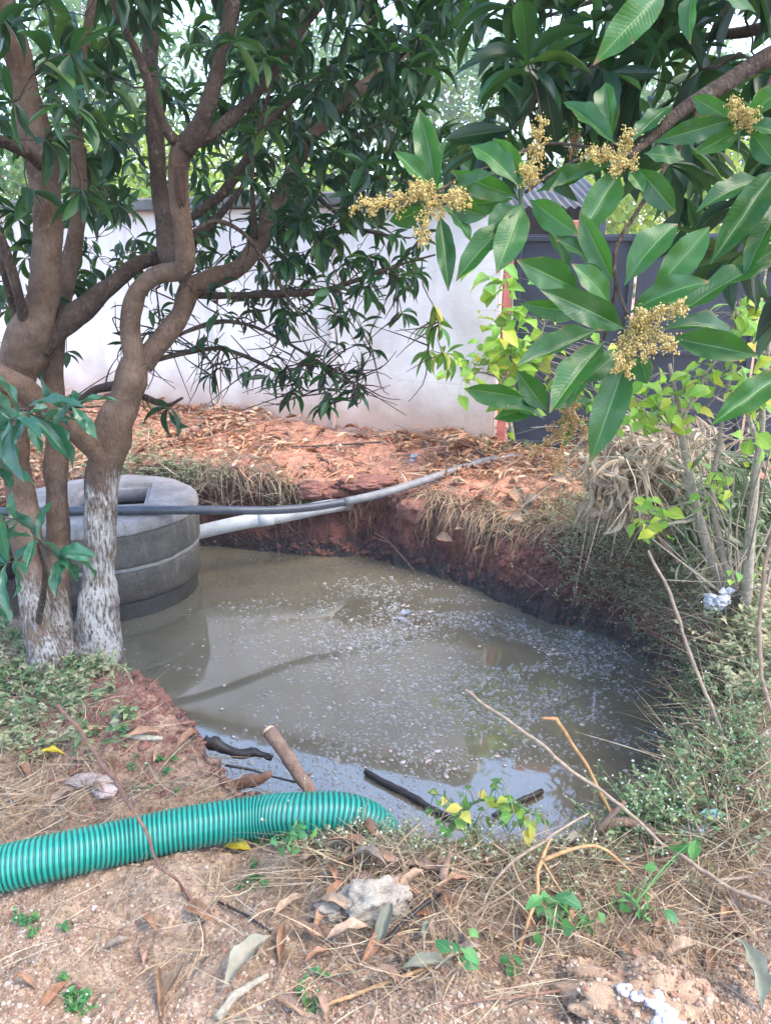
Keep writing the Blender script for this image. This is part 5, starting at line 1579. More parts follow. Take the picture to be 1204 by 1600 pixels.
rock('mortar_lump', 585, 1425, (.085, .06, .055), 'pale crumbly lump of mortar lying in the litter below the hose', M['rock_pale'], .3, seed=2.1)
rock('mortar_lump', 520, 1428, (.05, .035, .022), 'small flat pale lump touching the larger mortar lump', M['rock_pale'], .3, seed=5.1)
ro_, rh = rock('sandy_lump', 1000, 1590, (.15, .10, .065), 'big sandy earth lump splashed with white lime at the bottom right', M['rock_sand'], .3, seed=7.7, rid=.2)
rock('sandy_lump', 905, 1530, (.042, .035, .028), 'small sandy lump just left of the big lime splashed lump', M['rock_sand'], .3, seed=3.3)
pm = MB()
for (a, b, w) in ((962, 1542, .008), (978, 1548, .012), (1000, 1556, .011), (1018, 1566, .013), (1035, 1572, .017), (1046, 1580, .015), (1040, 1592, .02), (1030, 1598, .015), (1052, 1600, .013)):
    v = Vector(ray(a, b)).normalized()
    body = [c for c in ro_.children][0]
    okk, loc, nrm, _ = body.ray_cast(Vector(CAM) - ro_.location, v)
    p = np.array(loc) + np.array(ro_.location) if okk else hit(a, b)[0]
    blobs(pm, p + R.normal(size=(5, 3)) * [.006, .006, .002] , np.full(5, w), ICO_V, ICO_F, .35, .35)
pm.build('lime_splash', M['paint'], ro_)
for o_, nn_, fr_ in ((ro_, 1500, .0034), ([k_ for k_ in bpy.data.objects if k_.name.startswith('sandy_lump.')][0], 260, .0026)):
    bd = [c for c in o_.children if c.name.startswith('body')][0]
    co = np.zeros(len(bd.data.vertices) * 3); bd.data.vertices.foreach_get('co', co); co = co.reshape(-1, 3) + np.array(o_.location)
    co = co[co[:, 2] > o_.location.z - .02]
    pk = R.integers(0, len(co), nn_)
    gb = MB(); blobs(gb, co[pk] + R.normal(size=(nn_, 3)) * .003, np.clip(R.lognormal(math.log(fr_), .5, nn_), .001, .011), ICO_V, ICO_F, .8, .25)
    tag(gb.build('grit_crust', M['pebble'], o_, smooth=False), kind='stuff')
rock('red_clod', 655, 803, (.17, .10, .09), 'large red earth clod breaking off the far bank under the pipe', M['clod'], .3, seed=4.4, fr=1.6)
rock('red_clod', 500, 772, (.20, .14, .07), 'flat red earth clod on the far bank over the white pipe', M['clod'], .3, seed=9.4, fr=1.6)
rock('red_clod', 575, 760, (.22, .12, .06), 'broad pale red clod at the far rim beside the pipe', M['clod'], .28, seed=12.4, fr=1.6)
rock('flat_stone', 140, 1222, (.075, .035, .016), 'flat pale grey stone among the dry leaves above the hose', M['clod_grey'], .2, ICO3, seed=6.0)
rock('flat_stone', 165, 1240, (.04, .03, .018), 'small round grey stone beside the flat pale stone', M['clod_grey'], .2, ICO3, seed=8.0)
rock('bank_stone', 760, 680, (.05, .04, .03), 'small brown stone at the foot of the white wall', M['clod'], .2, ICO3, seed=2.0)


def bag(name, px, py, r, label, mt, seed, Y=None):
    h = hit(px, py)[0] if Y is None else P(px, py, Y)
    o = thing(name, h, label, 'plastic bag')
    v, f = ICO4
    k = 1 + .35 * fbm(v[:, 0] * 1.7 + seed, v[:, 1] * 1.7, v[:, 2] * 1.7, 2) - .35 * np.abs(fbm(v[:, 0] * 3 + seed, v[:, 1] * 3 - seed, v[:, 2] * 3, 3))
    mb = MB(); mb.add(h + np.array([0, 0, r[2] * .55]) + v * k[:, None] * np.array(r), None, f); mb.build('film', mt, o)
    mb = MB()
    c = h + np.array([r[0] * .7, 0, r[2] * .9])
    an_ = np.linspace(0, 2.2, 8)
    vv = np.array([[c[0] + .03 * k_ * math.cos(a_) + .01 * math.sin(k_ * 9 + a_ * 4), c[1] + .02 * k_ * math.sin(a_), c[2] + .03 * k_ + .008 * math.sin(a_ * 7 + k_)] for k_ in (.2, .6, 1.0, 1.4) for a_ in an_])
    mb.add(vv, [(i_ * 8 + j_, i_ * 8 + j_ + 1, (i_ + 1) * 8 + j_ + 1, (i_ + 1) * 8 + j_) for i_ in range(3) for j_ in range(7)])
    mb.build('torn_edge', mt, o)
    return o


bag('plastic_bag', 1118, 948, (.05, .04, .036), 'crumpled white plastic bag under the bare stems on the right bank', M['poly_white'], 1.0, 2.95)
bag('plastic_bag', 1085, 1310, (.05, .035, .042), 'crumpled pale blue plastic bag by the right rim of the pit', M['poly_blue'], 4.0, 1.86)
bag('plastic_scrap', 765, 690, (.03, .02, .025), 'tiny white plastic scrap at the foot of the gate post', M['poly_white'], 6.0)
bag('plastic_scrap', 640, 722, (.035, .03, .015), 'tiny white plastic scrap lying on the orange litter', M['poly_white'], 8.0)
bag('plastic_scrap', 626, 968, (.03, .02, .012), 'small white scrap floating in the scum on the water', M['poly_white'], 3.0, float((CAM + ray(626, 968) * (-2.098 / ray(626, 968)[2]))[1]))


# ------------------------------------------------------------------ leaves lying about, one by one
LM = {}
def lying(px, py, Lm, ang, key, label, group=None, w=.27, lift=.006, pitch=0.0, var=None, tilt=.25):
    h, n = hit(px, py)
    if key not in LM:
        LM[key] = []
        for v, q, lc in DRY:
            b = MB(); b.add(v, q, None, lc); me = b.mesh('fallen_leaf'); me.materials.append(M[key]); LM[key].append(me)
    me = LM[key][int(R.integers(0, len(DRY))) if var is None else var]
    o = bpy.data.objects.new('fallen_leaf', me); COL.objects.link(o)
    d = np.array([math.cos(ang), math.sin(ang), pitch])
    nr = unit(n * .8 + [0, 0, .6] + R.normal(size=3) * tilt)
    A = axes(d[None], nr[None])[0]
    Mx = np.eye(4); Mx[:3, 0] = A[0] * Lm; Mx[:3, 1] = A[1] * Lm * w * 1.3; Mx[:3, 2] = A[2] * Lm
    Mx[:3, 3] = h + [0, 0, lift] - A[0] * Lm * .5
    o.matrix_world = Matrix(Mx.tolist())
    return tag(o, label, 'leaf', group)


lying(372, 1330, .085, -.15, 'yellow_leaf', 'bright yellow fallen leaf lying just below the green hose', w=.34, lift=.012, var=3, tilt=.05)
lying(388, 1515, .165, .95, 'dry_grey', 'long grey green dry leaf on the sand at the bottom', w=.24, lift=.022, var=3, pitch=.15, tilt=.1)
lying(600, 1465, .14, 1.25, 'dry_grey', 'grey green curled leaf leaning on the pale mortar lump', w=.22, lift=.03, pitch=.35, var=0)
lying(1165, 1545, .15, 1.6, 'dry_grey', 'grey green leaf standing on edge at the bottom right corner', w=.26, lift=.05, pitch=.5, var=3)
lying(250, 1560, .17, 1.9, 'dry_leaf', 'narrow pale curled leaf strip at the bottom left', w=.12, lift=.015, var=2)
lying(186, 1140, .07, 1.5, 'dry_grey', 'upright pale leaf on the red soil lump', w=.35, lift=.03, pitch=1.0, var=3)
lying(545, 1335, .14, -.35, 'dry_leaf', 'large orange brown curled leaf nearest the end of the hose', w=.26, lift=.025, var=0)
lying(575, 1318, .12, -.9, 'dry_leaf', 'brown leaf tilted up against the weeds by the hose end', w=.26, lift=.04, pitch=.25, var=3)
lying(528, 1430, .12, -.45, 'dry_leaf', 'tan curled leaf just left of the pale mortar lump', w=.2, lift=.02, var=4)
lying(545, 1472, .13, .3, 'dry_leaf', 'pinkish brown curled leaf lying on the sand below the mortar lump', w=.2, lift=.02, var=1)
lying(660, 1365, .13, -.3, 'dry_leaf', 'long brown leaf flat between the stub and the mortar lump', w=.24, lift=.02, var=5)
lying(80, 1190, .10, .2, 'yellow_leaf', 'faded yellow leaf among the weeds left of the soil lump', w=.3, lift=.02, var=1)
for k in range(150):
    u = R.random()
    if u < .45: a, b = R.normal(600, 70), R.normal(1385, 45); sp = 0
    elif u < .62: a, b = R.uniform(0, 330), R.uniform(1130, 1290); sp = 1
    elif u < .8: a, b = R.uniform(620, 1190), R.uniform(1330, 1520); sp = 2
    else:
        a, b = R.uniform(0, 540), R.uniform(1400, 1590); sp = 3
        if R.random() < .5: continue
    if b > 1590 or (b < 1330 and a > 330) or (a < 560 and b < 1390 and b > 1180 + 0 and a > 0 and abs(b - (1360 - a * .25)) < 60): continue
    lying(a, b, R.uniform(.06, .13), R.uniform(0, 6.28), 'dry_leaf' if R.random() < .8 or sp != 2 else 'dry_grey', ('dry curled leaf heaped round the mortar lump by the hose end', 'dry curled leaf on the soil left of the pit above the hose', 'dry curled leaf in the straw at the lower right', 'dry curled leaf on the bare sand below the hose')[sp], ('dry leaves round the mortar lump', 'dry leaves above the hose', 'dry leaves in the straw', 'dry leaves on the bare sand')[sp], R.uniform(.17, .27), R.uniform(.006, .016), R.uniform(-.05, .18), None, .12)
for k in range(34):
    a, b = R.uniform(690, 960), R.uniform(745, 850)
    if b < 730: continue
    lying(a, b, R.uniform(.10, .17), R.uniform(0, 6.28), 'dry_leaf', 'pale dry leaf caught on the top of the far bank', 'dry leaves on the far bank', R.uniform(.3, .5), R.uniform(.01, .05), R.uniform(-.6, .4), None, .5)

# ------------------------------------------------------------------ loose ground cover
# orange litter before the wall
mb = MB()
n = 48000
x = R.uniform(-3.6, 3.4, n); y = R.uniform(4.7, 8.3, n)
wy = WA[1] + (x - WA[0]) * wd[1] / wd[0]
dn = fbm(x * 1.6, y * 1.6, None, 3)
ok = (y < wy - .1) & ~in_pit(x, y, -.10) & (R.random(n) < np.clip(.75 + 1.0 * dn, .14, 1)) & (x < 1.9 - .2 * (y - 5))
x, y = x[ok], y[ok]; n = len(x)
z = drops(np.stack([x, y], 1))
heap = .06 * np.exp(-((wy[ok] - y - .25) / .22) ** 2) + .05 * np.clip(fbm(x * 2.2, y * 2.2, None, 2), 0, 1)
org = np.stack([x, y, z + R.uniform(.002, .03, n) + heap * R.random(n)], 1)
a = R.uniform(0, 6.28, n)
d = np.stack([np.cos(a), np.sin(a), R.normal(0, .22, n)], 1)
h_ = int(n * .72)
ribbons(mb, org[:h_], d[:h_], R.uniform(.05, .26, h_), R.uniform(.003, .011, h_), R.normal(size=(h_, 3)) * [.35, .35, .14])
scatter(mb, DRYS, org[h_:], d[h_:], R.normal(size=(n - h_, 3)) * .5 + [0, 0, 1], R.uniform(.05, .16, n - h_), R.uniform(.009, .026, n - h_))
tag(mb.build('leaf_litter', M['litter']), 'orange brown dry leaf and straw litter before the white wall', kind='stuff')
# soil lumps on the banks
mb = MB()
n = 5200
t = R.uniform(-math.pi, math.pi, n); r0, w0, _ = ring_at(t)
f = R.uniform(0, 1, n)
rr = r0 + w0 * f + R.uniform(-.02, .06, n)
x, y = PC[0] + rr * np.cos(t), PC[1] + rr * np.sin(t)
k = (y > 3.3) | (R.random(n) < .05)
x, y = x[k], y[k]; n = len(x)
z = drops(np.stack([x, y], 1))
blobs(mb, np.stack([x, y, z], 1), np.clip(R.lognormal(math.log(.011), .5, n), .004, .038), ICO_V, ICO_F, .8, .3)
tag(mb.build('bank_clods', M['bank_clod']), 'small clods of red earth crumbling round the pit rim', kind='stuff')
# pebbles and grit in front
mb = MB()
n = 60000
a = R.uniform(-30, 1230, n); b = 1250 + 350 * R.random(n) ** .8 + 8
pts = []
for a_, b_ in zip(a, b):
    h = TREE.ray_cast(ORG, Vector(ray(a_, b_)))
    if h[0] is not None and h[0].z > .3: pts.append((h[0].x, h[0].y, h[0].z))
pts = np.array(pts)
k = ~in_pit(pts[:, 0], pts[:, 1], -.05)
pts = pts[k]
cl = np.clip(.55 + .6 * fbm(pts[:, 0] * 3, pts[:, 1] * 3, None, 3), .15, 1)
pts = pts[R.random(len(pts)) < cl]
blobs(mb, pts, np.clip(R.lognormal(math.log(.0027), .5, len(pts)), .0012, .011), ICO_V, ICO_F, .75, .25)
tag(mb.build('gravel', M['pebble'], smooth=False), 'coarse sand grains and pebbles strewn on the near bank', kind='stuff')
# crumbs on the red lump by the trunk
mb = MB()
n = 3000
x, y = R.normal(-.85, .22, n), R.normal(2.58, .26, n)
k = ~in_pit(x, y, -.03); x, y = x[k], y[k]
blobs(mb, np.stack([x, y, drops(np.stack([x, y], 1))], 1), np.clip(R.lognormal(math.log(.0045), .55, len(x)), .0015, .02), ICO_V, ICO_F, .8, .3)
tag(mb.build('soil_crumbs', M['clod']), 'reddish soil crumbs on the earth lump beside the trunk', kind='stuff')


def straw_field(name, label, n, cen, L, W, mt, lift=.01, up=.15, bend=.25, lim=None):
    """cen: list of (px, py, sx, sy, weight) patches of the picture that meet the earth"""
    mb = MB()
    wts = np.array([c[4] for c in cen], float); wts /= wts.sum()
    which = R.choice(len(cen), n, p=wts)
    org = []
    for k in which:
        c = cen[k]
        h = TREE.ray_cast(ORG, Vector(ray(R.normal(c[0], c[2]), R.normal(c[1], c[3]))))
        if h[0] is not None and h[0].z > .12: org.append(tuple(h[0]))
    org = np.array(org); n = len(org)
    a = R.uniform(0, 6.28, n)
    d = np.stack([np.cos(a), np.sin(a), np.abs(R.normal(0, up, n)) ], 1)
    org = org + np.stack([np.zeros(n), np.zeros(n), R.uniform(0, lift, n)], 1)
    ribbons(mb, org, d, R.uniform(*L, n), R.uniform(*W, n), R.normal(size=(n, 3)) * [bend, bend, bend * .5] + [0, 0, -.05], None, 4)
    return tag(mb.build(name, mt), label, kind='stuff')


straw_field('dry_straw', 'tangled dry straw and stalks along the near rim and right corner', 5200,
            [(560, 1340, 70, 22, 1.6), (700, 1370, 90, 35, 2.0), (880, 1370, 110, 45, 2.6), (1080, 1380, 90, 60, 2.2), (760, 1480, 120, 50, 1.2), (1000, 1480, 140, 50, 1.6), (560, 1560, 140, 40, .4), (200, 1500, 180, 70, .35), (60, 1250, 70, 40, 1.2), (250, 1250, 80, 28, .9), (70, 1110, 70, 60, 1.6), (420, 1400, 90, 50, .5)],
            (.04, .20), (.0012, .0038), M['straw'], .03, .25, .35)
straw_field('dry_straw', 'pale dead grass straw on the right bank among the weeds', 3600,
            [(1120, 1120, 60, 70, 1), (1150, 1280, 50, 50, 1), (1000, 870, 70, 50, 1.2), (1100, 960, 60, 50, 1), (880, 800, 60, 25, 1)], (.06, .28), (.0015, .0045), M['straw'], .05, .4, .4)
# grass hanging from the far rim, roots in the bank
mb = MB(); rt = MB()
n = 3400
t = np.arctan2(*(np.stack([R.uniform(4.3, 5.5, n), R.uniform(-1.5, 1.25, n)]) - PC[::-1, None]))
k = (t > .3) & (t < 2.55); t = t[k]; n = len(t)
r0, w0, _ = ring_at(t)
rr = r0 + w0 + R.uniform(-.03, .12, n)
x, y = PC[0] + rr * np.cos(t), PC[1] + rr * np.sin(t)
z = drops(np.stack([x, y], 1))
clump = fbm(np.cos(t) * 9, np.sin(t) * 9, None, 3)
keep = clump > -.15
x, y, z, t = x[keep], y[keep], z[keep], t[keep]; n = len(x)
inw = -np.stack([np.cos(t), np.sin(t), np.zeros(n)], 1)
d = inw * R.uniform(.2, 1, (n, 1)) + R.normal(size=(n, 3)) * .5 + [0, 0, .35]
ribbons(mb, np.stack([x, y, z], 1), d, R.uniform(.06, .24, n), R.uniform(.002, .006, n), inw * .3 + np.array([0, 0, -.9]) * R.uniform(.4, 1.3, (n, 1)), None, 5)
tag(mb.build('hanging_grass', M['straw']), 'dry grass hanging over the rim of the far bank', kind='stuff')
n = 420
t = R.uniform(.25, 2.5, n); r0, w0, u0 = ring_at(t)
f = R.uniform(.35, .95, n)
rr = r0 + w0 * f - .01 + u0 * .4
x, y = PC[0] + rr * np.cos(t), PC[1] + rr * np.sin(t)
z = ground_z(x, y) * (1 - (1 - f) ** 1.35) + .02
inw = -np.stack([np.cos(t), np.sin(t), np.zeros(n)], 1)
for k in range(n):
    L_ = R.uniform(.06, .3); p0 = np.array([x[k], y[k], z[k]])
    p1 = p0 + inw[k] * .03 + R.normal(size=3) * .03 + [0, 0, -L_ * .5]; p2 = p1 + R.normal(size=3) * .035 + [0, 0, -L_ * .5]
    p2[2] = max(p2[2], .0)
    tube(rt, cr(np.array([p0, p1, p2]), 6), np.linspace(R.uniform(.001, .0035), .0006, 6), 4, 0, 0, R.random(), caps=False)
tag(rt.build('bank_roots', M['root']), 'fine roots dangling from the undercut far bank', kind='stuff')
# dry thin stems in front of the far rim, beside the manhole
mb = MB()
for k in range(170):
    a_, b_ = R.normal(345, 62), R.normal(775, 26)
    h = hit(a_, b_)[0]
    if h[2] < .25: continue
    v = unit(np.array([R.normal() * .9, R.normal() * .5 - .25, R.uniform(-.1, .8)])) * R.uniform(.15, .5)
    tube(mb, cr(np.array([h - [0, 0, .01], h + v * .5 + R.normal(size=3) * .02 + [0, 0, .04], h + v]), 6), np.linspace(.0028, .0012, 6), 4, 0, 0, R.random(), caps=False)
tag(mb.build('dead_stems', M['twig_grey']), 'tangle of thin dead stems on the far rim beside the manhole', kind='stuff')


# ------------------------------------------------------------------ weeds
def weed_patch(name, label, spots, n, hgt, leafL, mats, flower=.5, nl=(6, 12), droop=.25, stem='weed_pale', spread=.6, zmin=.05, flr=.0034):
    st, lf, fl = MB(), MB(), MB()
    wts = np.array([c[4] for c in spots], float); wts /= wts.sum()
    O, D, N_, LL, FP = [], [], [], [], []
    for k in R.choice(len(spots), n, p=wts):
        c = spots[k]
        h = TREE.ray_cast(ORG, Vector(ray(R.normal(c[0], c[2]), R.normal(c[1], c[3]))))
        if h[0] is None or h[0].z < zmin: continue
        p = np.array(h[0]); nn_ = np.array(h[1])
        H = R.uniform(*hgt)
        for _ in range(int(R.integers(1, 4))):
            v = unit(np.array([0, 0, .9]) + nn_ * .4 + R.normal(size=3) * spread) * H * R.uniform(.5, 1.1)
            c_ = cr(np.array([p, p + v * .5 + R.normal(size=3) * .03 * H, p + v + np.array([0, 0, -droop * H * R.random()])]), 6)
            tube(st, c_, np.linspace(.0014, .0006, 6), 3, 0, 0, R.random(), caps=False)
            m_ = int(R.integers(*nl))
            f = R.uniform(.15, 1, m_)
            q = np.stack([np.interp(f, np.linspace(0, 1, 6), c_[:, i_]) for i_ in range(3)], 1)
            O.append(q); dd = R.normal(size=(m_, 3)); dd[:, 2] = R.uniform(-.2, .6, m_); D.append(dd)
            N_.append(R.normal(size=(m_, 3)) * .5 + [0, 0, 1]); LL.append(R.uniform(.6, 1.3, m_) * leafL)
            if R.random() < flower:
                FP.append(c_[-1:] + [0, 0, .002])
                if R.random() < .5: FP.append(c_[3:4] + R.normal(size=(1, 3)) * .015)
    O, D, N_, LL = [np.concatenate(q) for q in (O, D, N_, LL)]
    o = thing(name, O.mean(0) * [1, 1, 0] + [0, 0, float(O[:, 2].min())], label, 'weeds')
    tag(st.build('stems', M[stem], o), kind='stuff')
    scatter(lf, SMALL, O, D, N_, LL, LL * R.uniform(.35, .6, len(LL)))
    tag(lf.build('leaves', M[mats], o), kind='stuff')
    if FP:
        FP = np.concatenate(FP)
        FP = FP[R.random(len(FP)) < .6]
        blobs(fl, FP, R.uniform(.7, 1.3, len(FP)) * flr, ICO_V, ICO_F, .8, .2)
        tag(fl.build('flower_heads', M['weed_flower'], o), kind='stuff')
    return o


weed_patch('flowering_weeds', 'green weeds with tiny white flower heads on the right bank', [(1010, 1235, 45, 35, 1.2), (1080, 1130, 50, 55, 1.4), (1010, 1290, 60, 18, .9), (1150, 1190, 45, 60, 1.0), (1070, 1060, 40, 30, .7), (960, 1290, 35, 15, .5)], 620, (.10, .26), .018, 'weed', .75, spread=.8)
weed_patch('flowering_weeds', 'pale grey green weeds draped over the far right bank', [(960, 850, 55, 28, 1.2), (1000, 900, 50, 40, 1.1), (900, 800, 50, 16, .6), (1060, 940, 40, 40, .8), (940, 800, 40, 20, .6)], 560, (.10, .30), .018, 'weed_pale', .65, spread=.8, droop=.8)
weed_patch('undergrowth_weeds', 'grey green undergrowth on top of the right bank', [(1150, 900, 50, 50, 1), (1180, 1020, 35, 60, 1), (1120, 840, 60, 30, 1), (1060, 800, 50, 25, 1)], 520, (.12, .35), .03, 'weed_pale', .3, spread=.7)
weed_patch('low_weeds', 'low green weeds and grass under the forked trunks', [(50, 1050, 45, 30, 1.2), (95, 1075, 40, 25, 1), (30, 1120, 35, 40, 1), (120, 1040, 35, 15, .5), (60, 985, 40, 15, .5), (165, 1150, 30, 20, .25)], 140, (.05, .15), .03, 'weed', .2, spread=.8, zmin=.2)
weed_patch('low_weeds', 'pale dry weeds and grass mixed in under the leaning stems', [(50, 1060, 50, 35, 1.2), (100, 1085, 45, 28, 1), (30, 1140, 35, 40, 1), (150, 1040, 30, 15, .4)], 150, (.05, .18), .026, 'weed_pale', .2, spread=.9, zmin=.2)
weed_patch('low_weeds', 'dull green weeds along the far rim behind the manhole', [(240, 735, 50, 14, 1), (310, 745, 30, 12, .5), (120, 722, 60, 10, .5), (210, 690, 40, 18, .5), (480, 775, 18, 8, .2)], 330, (.06, .18), .025, 'weed_pale', .2, spread=.8)
weed_patch('low_weeds', 'sparse green grass tufts at the foot of the wall', [(600, 655, 60, 8, 1), (640, 665, 40, 12, 1), (800, 690, 30, 16, 1.4), (340, 635, 40, 6, .4), (250, 640, 40, 8, .5)], 150, (.06, .22), .03, 'weed', .1, spread=.5)
weed_patch('low_weeds', 'pale flowering weeds along the near rim beside the hose end', [(480, 1300, 40, 14, .8), (560, 1315, 40, 12, 1), (720, 1335, 80, 14, 1.2), (850, 1330, 60, 18, 1.2), (930, 1380, 60, 30, .8)], 230, (.05, .16), .013, 'weed_pale', .8, spread=.9)
weed_patch('low_weeds', 'scattered small green sprouts on the sand below the hose', [(30, 1450, 30, 10, .8), (110, 1565, 20, 10, .8), (395, 1370, 14, 8, .8), (490, 1545, 20, 12, .6), (440, 1310, 24, 8, 1.2), (230, 1205, 30, 18, 1)], 48, (.015, .045), .016, 'leaf_herb', .2, spread=.9)

# ------------------------------------------------------------------ leafy plants with leaves one can tell apart
def leafy(name, label, stems, leaves, key, mt, variants, stem_mat, cat='shrub', group=None):
    DENS = 1.7 if key == 'sh' else 1.25
    SZ = 1.25 if key == 'sh' else 1.15
    """stems: pixel paths (px,py,Y,w); leaves: (px,py,Y,n,L,spreadpx)"""
    b = P(*stems[0][0][:3])
    o = thing(name, b, label, cat, group)
    nodes = []
    for s in stems:
        p = np.array([[*P(a, b_, Y), w * .5 * mpp(a, b_, Y)] for a, b_, Y, w in s])
        q = cr(p, 26)
        q[:, :3] += np.stack([fbm(np.arange(26) * .2 + len(nodes) * 3, np.full(26, c * 5.1), None, 3) for c in range(3)], 1) * .006
        mb = MB(); tube(mb, q, np.maximum(q[:, 3], .0008), 7, .12, len(nodes), R.random(), nf=20); mb.build('stem', M[stem_mat], o)
        nodes.append(q[:, :3])
    nodes = np.concatenate(nodes)
    tw = MB()
    base = np.array(o.location)
    for (a, b_, Y, n, L, sp) in leaves:
        for _ in range(int(n * DENS)):
            p = P(R.normal(a, sp), R.normal(b_, sp * .8), Y + R.normal() * .08)
            nd = nodes[np.argmin(np.linalg.norm(nodes - p, axis=1))]
            tube(tw, cr(np.array([nd, (nd + p) / 2 + [0, 0, .02], p]), 5), np.linspace(.0016, .0008, 5), 4, 0, 0, R.random(), caps=False)
            d = unit(R.normal(size=3) * [1, .8, .4] + [0, -.2, -.45])
            nr = unit(R.normal(size=3) * .5 + [0, -.6, .8])
            vi = int(R.integers(0, len(variants)))
            if (key, vi) not in CACHE:
                bb_ = MB(); bb_.add(variants[vi][0], variants[vi][1], None, variants[vi][2]); me = bb_.mesh('leaf'); me.materials.append(mt); CACHE[(key, vi)] = me
            lo = bpy.data.objects.new('leaf', CACHE[(key, vi)]); COL.objects.link(lo); lo.parent = o
            A = axes(d[None], nr[None])[0]; Ls = SZ * L * R.uniform(.6, 1.25); Ws = Ls * R.uniform(.5, .75)
            Mx = np.eye(4); Mx[:3, 0] = A[0] * Ls; Mx[:3, 1] = A[1] * Ws; Mx[:3, 2] = A[2] * Ls; Mx[:3, 3] = p - base
            lo.matrix_local = Matrix(Mx.tolist())
    if tw.n: tag(tw.build('petioles', M[stem_mat], o), kind='stuff')
    return o


leafy('sapling', 'tall sapling with grey stem and lime leaves before the dark gate', [[(1145, 945, 3.1, 20), (1110, 870, 3.1, 17), (1085, 790, 3.1, 14), (1068, 700, 3.12, 11), (1060, 640, 3.14, 8), (1046, 570, 3.16, 5)], [(1066, 690, 3.12, 7), (1030, 640, 3.2, 5), (990, 630, 3.2, 3)], [(1062, 660, 3.12, 6), (1100, 590, 3.1, 4), (1120, 560, 3.1, 3)], [(1090, 810, 3.1, 7), (1040, 820, 3.0, 5), (1000, 815, 3.0, 3)]],
      [(1005, 625, 3.2, 16, .065, 20), (1050, 635, 3.14, 12, .06, 20), (1090, 590, 3.1, 14, .06, 18), (980, 640, 3.2, 7, .055, 14), (1020, 818, 3.0, 14, .05, 18), (1010, 785, 3.05, 7, .05, 14), (1035, 670, 3.05, 3, .085, 10)], 'sh', M['leaf_shrub'], OVATE, 'twig_grey')
leafy('sapling', 'forked bare stemmed shrub with lime leaves at the right edge', [[(1160, 950, 3.0, 18), (1168, 880, 3.0, 16), (1175, 780, 3.0, 14), (1186, 700, 3.0, 12), (1195, 600, 3.0, 8), (1205, 500, 3.0, 5)], [(1150, 940, 3.05, 14), (1125, 850, 3.05, 11), (1112, 770, 3.05, 9), (1120, 690, 3.05, 7), (1140, 580, 3.05, 5), (1150, 480, 3.05, 3)], [(1186, 700, 3.0, 7), (1160, 640, 3.0, 5), (1110, 620, 3.0, 3)]],
      [(1150, 500, 3.05, 16, .06, 22), (1185, 480, 3.0, 12, .06, 18), (1175, 540, 3.0, 12, .055, 20), (1190, 620, 3.0, 12, .06, 18), (1160, 590, 3.0, 10, .055, 16), (1120, 740, 3.05, 10, .05, 16), (1110, 790, 3.05, 5, .05, 12), (1180, 680, 2.9, 6, .06, 20), (1170, 900, 2.9, 3, .04, 20), (1130, 545, 3.1, 8, .05, 20)], 'sh', M['leaf_shrub'], OVATE, 'twig_grey')
leafy('sapling', 'leafy lime green shrub climbing by the red gate post', [[(800, 690, 5.5, 8), (790, 620, 5.55, 7), (786, 560, 5.6, 6), (800, 480, 5.65, 4), (790, 430, 5.65, 3)], [(790, 620, 5.55, 5), (830, 560, 5.5, 4), (850, 510, 5.5, 2)], [(788, 590, 5.5, 4), (740, 580, 5.5, 3), (715, 570, 5.5, 2)]],
      [(795, 555, 5.55, 30, .11, 24), (790, 500, 5.6, 12, .10, 20), (730, 575, 5.5, 12, .09, 16), (830, 560, 5.5, 16, .09, 24), (780, 440, 5.6, 10, .12, 22), (850, 520, 5.5, 8, .09, 24), (800, 620, 5.5, 8, .09, 22), (950, 580, 5.3, 16, .09, 28), (900, 600, 5.4, 10, .09, 24)], 'sh', M['leaf_shrub'], OVATE, 'twig_grey')
leafy('sprig', 'small sprig of green and yellow leaves hanging over the near rim', [[(690, 1345, 1.83, 5), (700, 1300, 1.86, 4), (720, 1265, 1.88, 4), (760, 1252, 1.88, 4), (800, 1256, 1.88, 3), (835, 1275, 1.86, 2)], [(720, 1265, 1.88, 3), (690, 1245, 1.9, 2), (668, 1240, 1.9, 2)], [(760, 1252, 1.88, 3), (775, 1225, 1.9, 2), (782, 1215, 1.9, 2)], [(745, 1340, 1.82, 4), (740, 1300, 1.85, 3), (728, 1275, 1.86, 2)]],
      [(725, 1258, 1.88, 10, .034, 14), (775, 1250, 1.88, 12, .036, 14), (690, 1248, 1.9, 6, .03, 12), (810, 1270, 1.87, 8, .034, 13), (730, 1300, 1.85, 8, .032, 16), (775, 1282, 1.87, 6, .04, 12), (835, 1275, 1.86, 4, .036, 8), (690, 1295, 1.87, 3, .032, 8)], 'sp', M['leaf_sprig'], OVATE, 'weed', 'sprig')
leafy('herb', 'small green herb growing up through the straw at the lower right', [[(838, 1530, 1.44, 11), (860, 1480, 1.5, 9), (880, 1430, 1.55, 7), (890, 1400, 1.58, 4)], [(860, 1480, 1.5, 5), (900, 1450, 1.5, 4), (930, 1440, 1.5, 3)]],
      [(870, 1410, 1.54, 8, .042, 20), (900, 1440, 1.5, 9, .04, 22), (880, 1395, 1.56, 5, .045, 14), (850, 1440, 1.5, 5, .036, 16)], 'hb', M['leaf_herb'], OVATE, 'leaf_herb', 'herb')
leafy('herb', 'small green herb rooted in the sand below the mortar lump', [[(712, 1515, 1.42, 7), (722, 1500, 1.44, 5), (735, 1480, 1.47, 4)]], [(725, 1490, 1.45, 8, .038, 13), (735, 1475, 1.47, 4, .034, 8)], 'hb', M['leaf_herb'], OVATE, 'leaf_herb', 'herb')
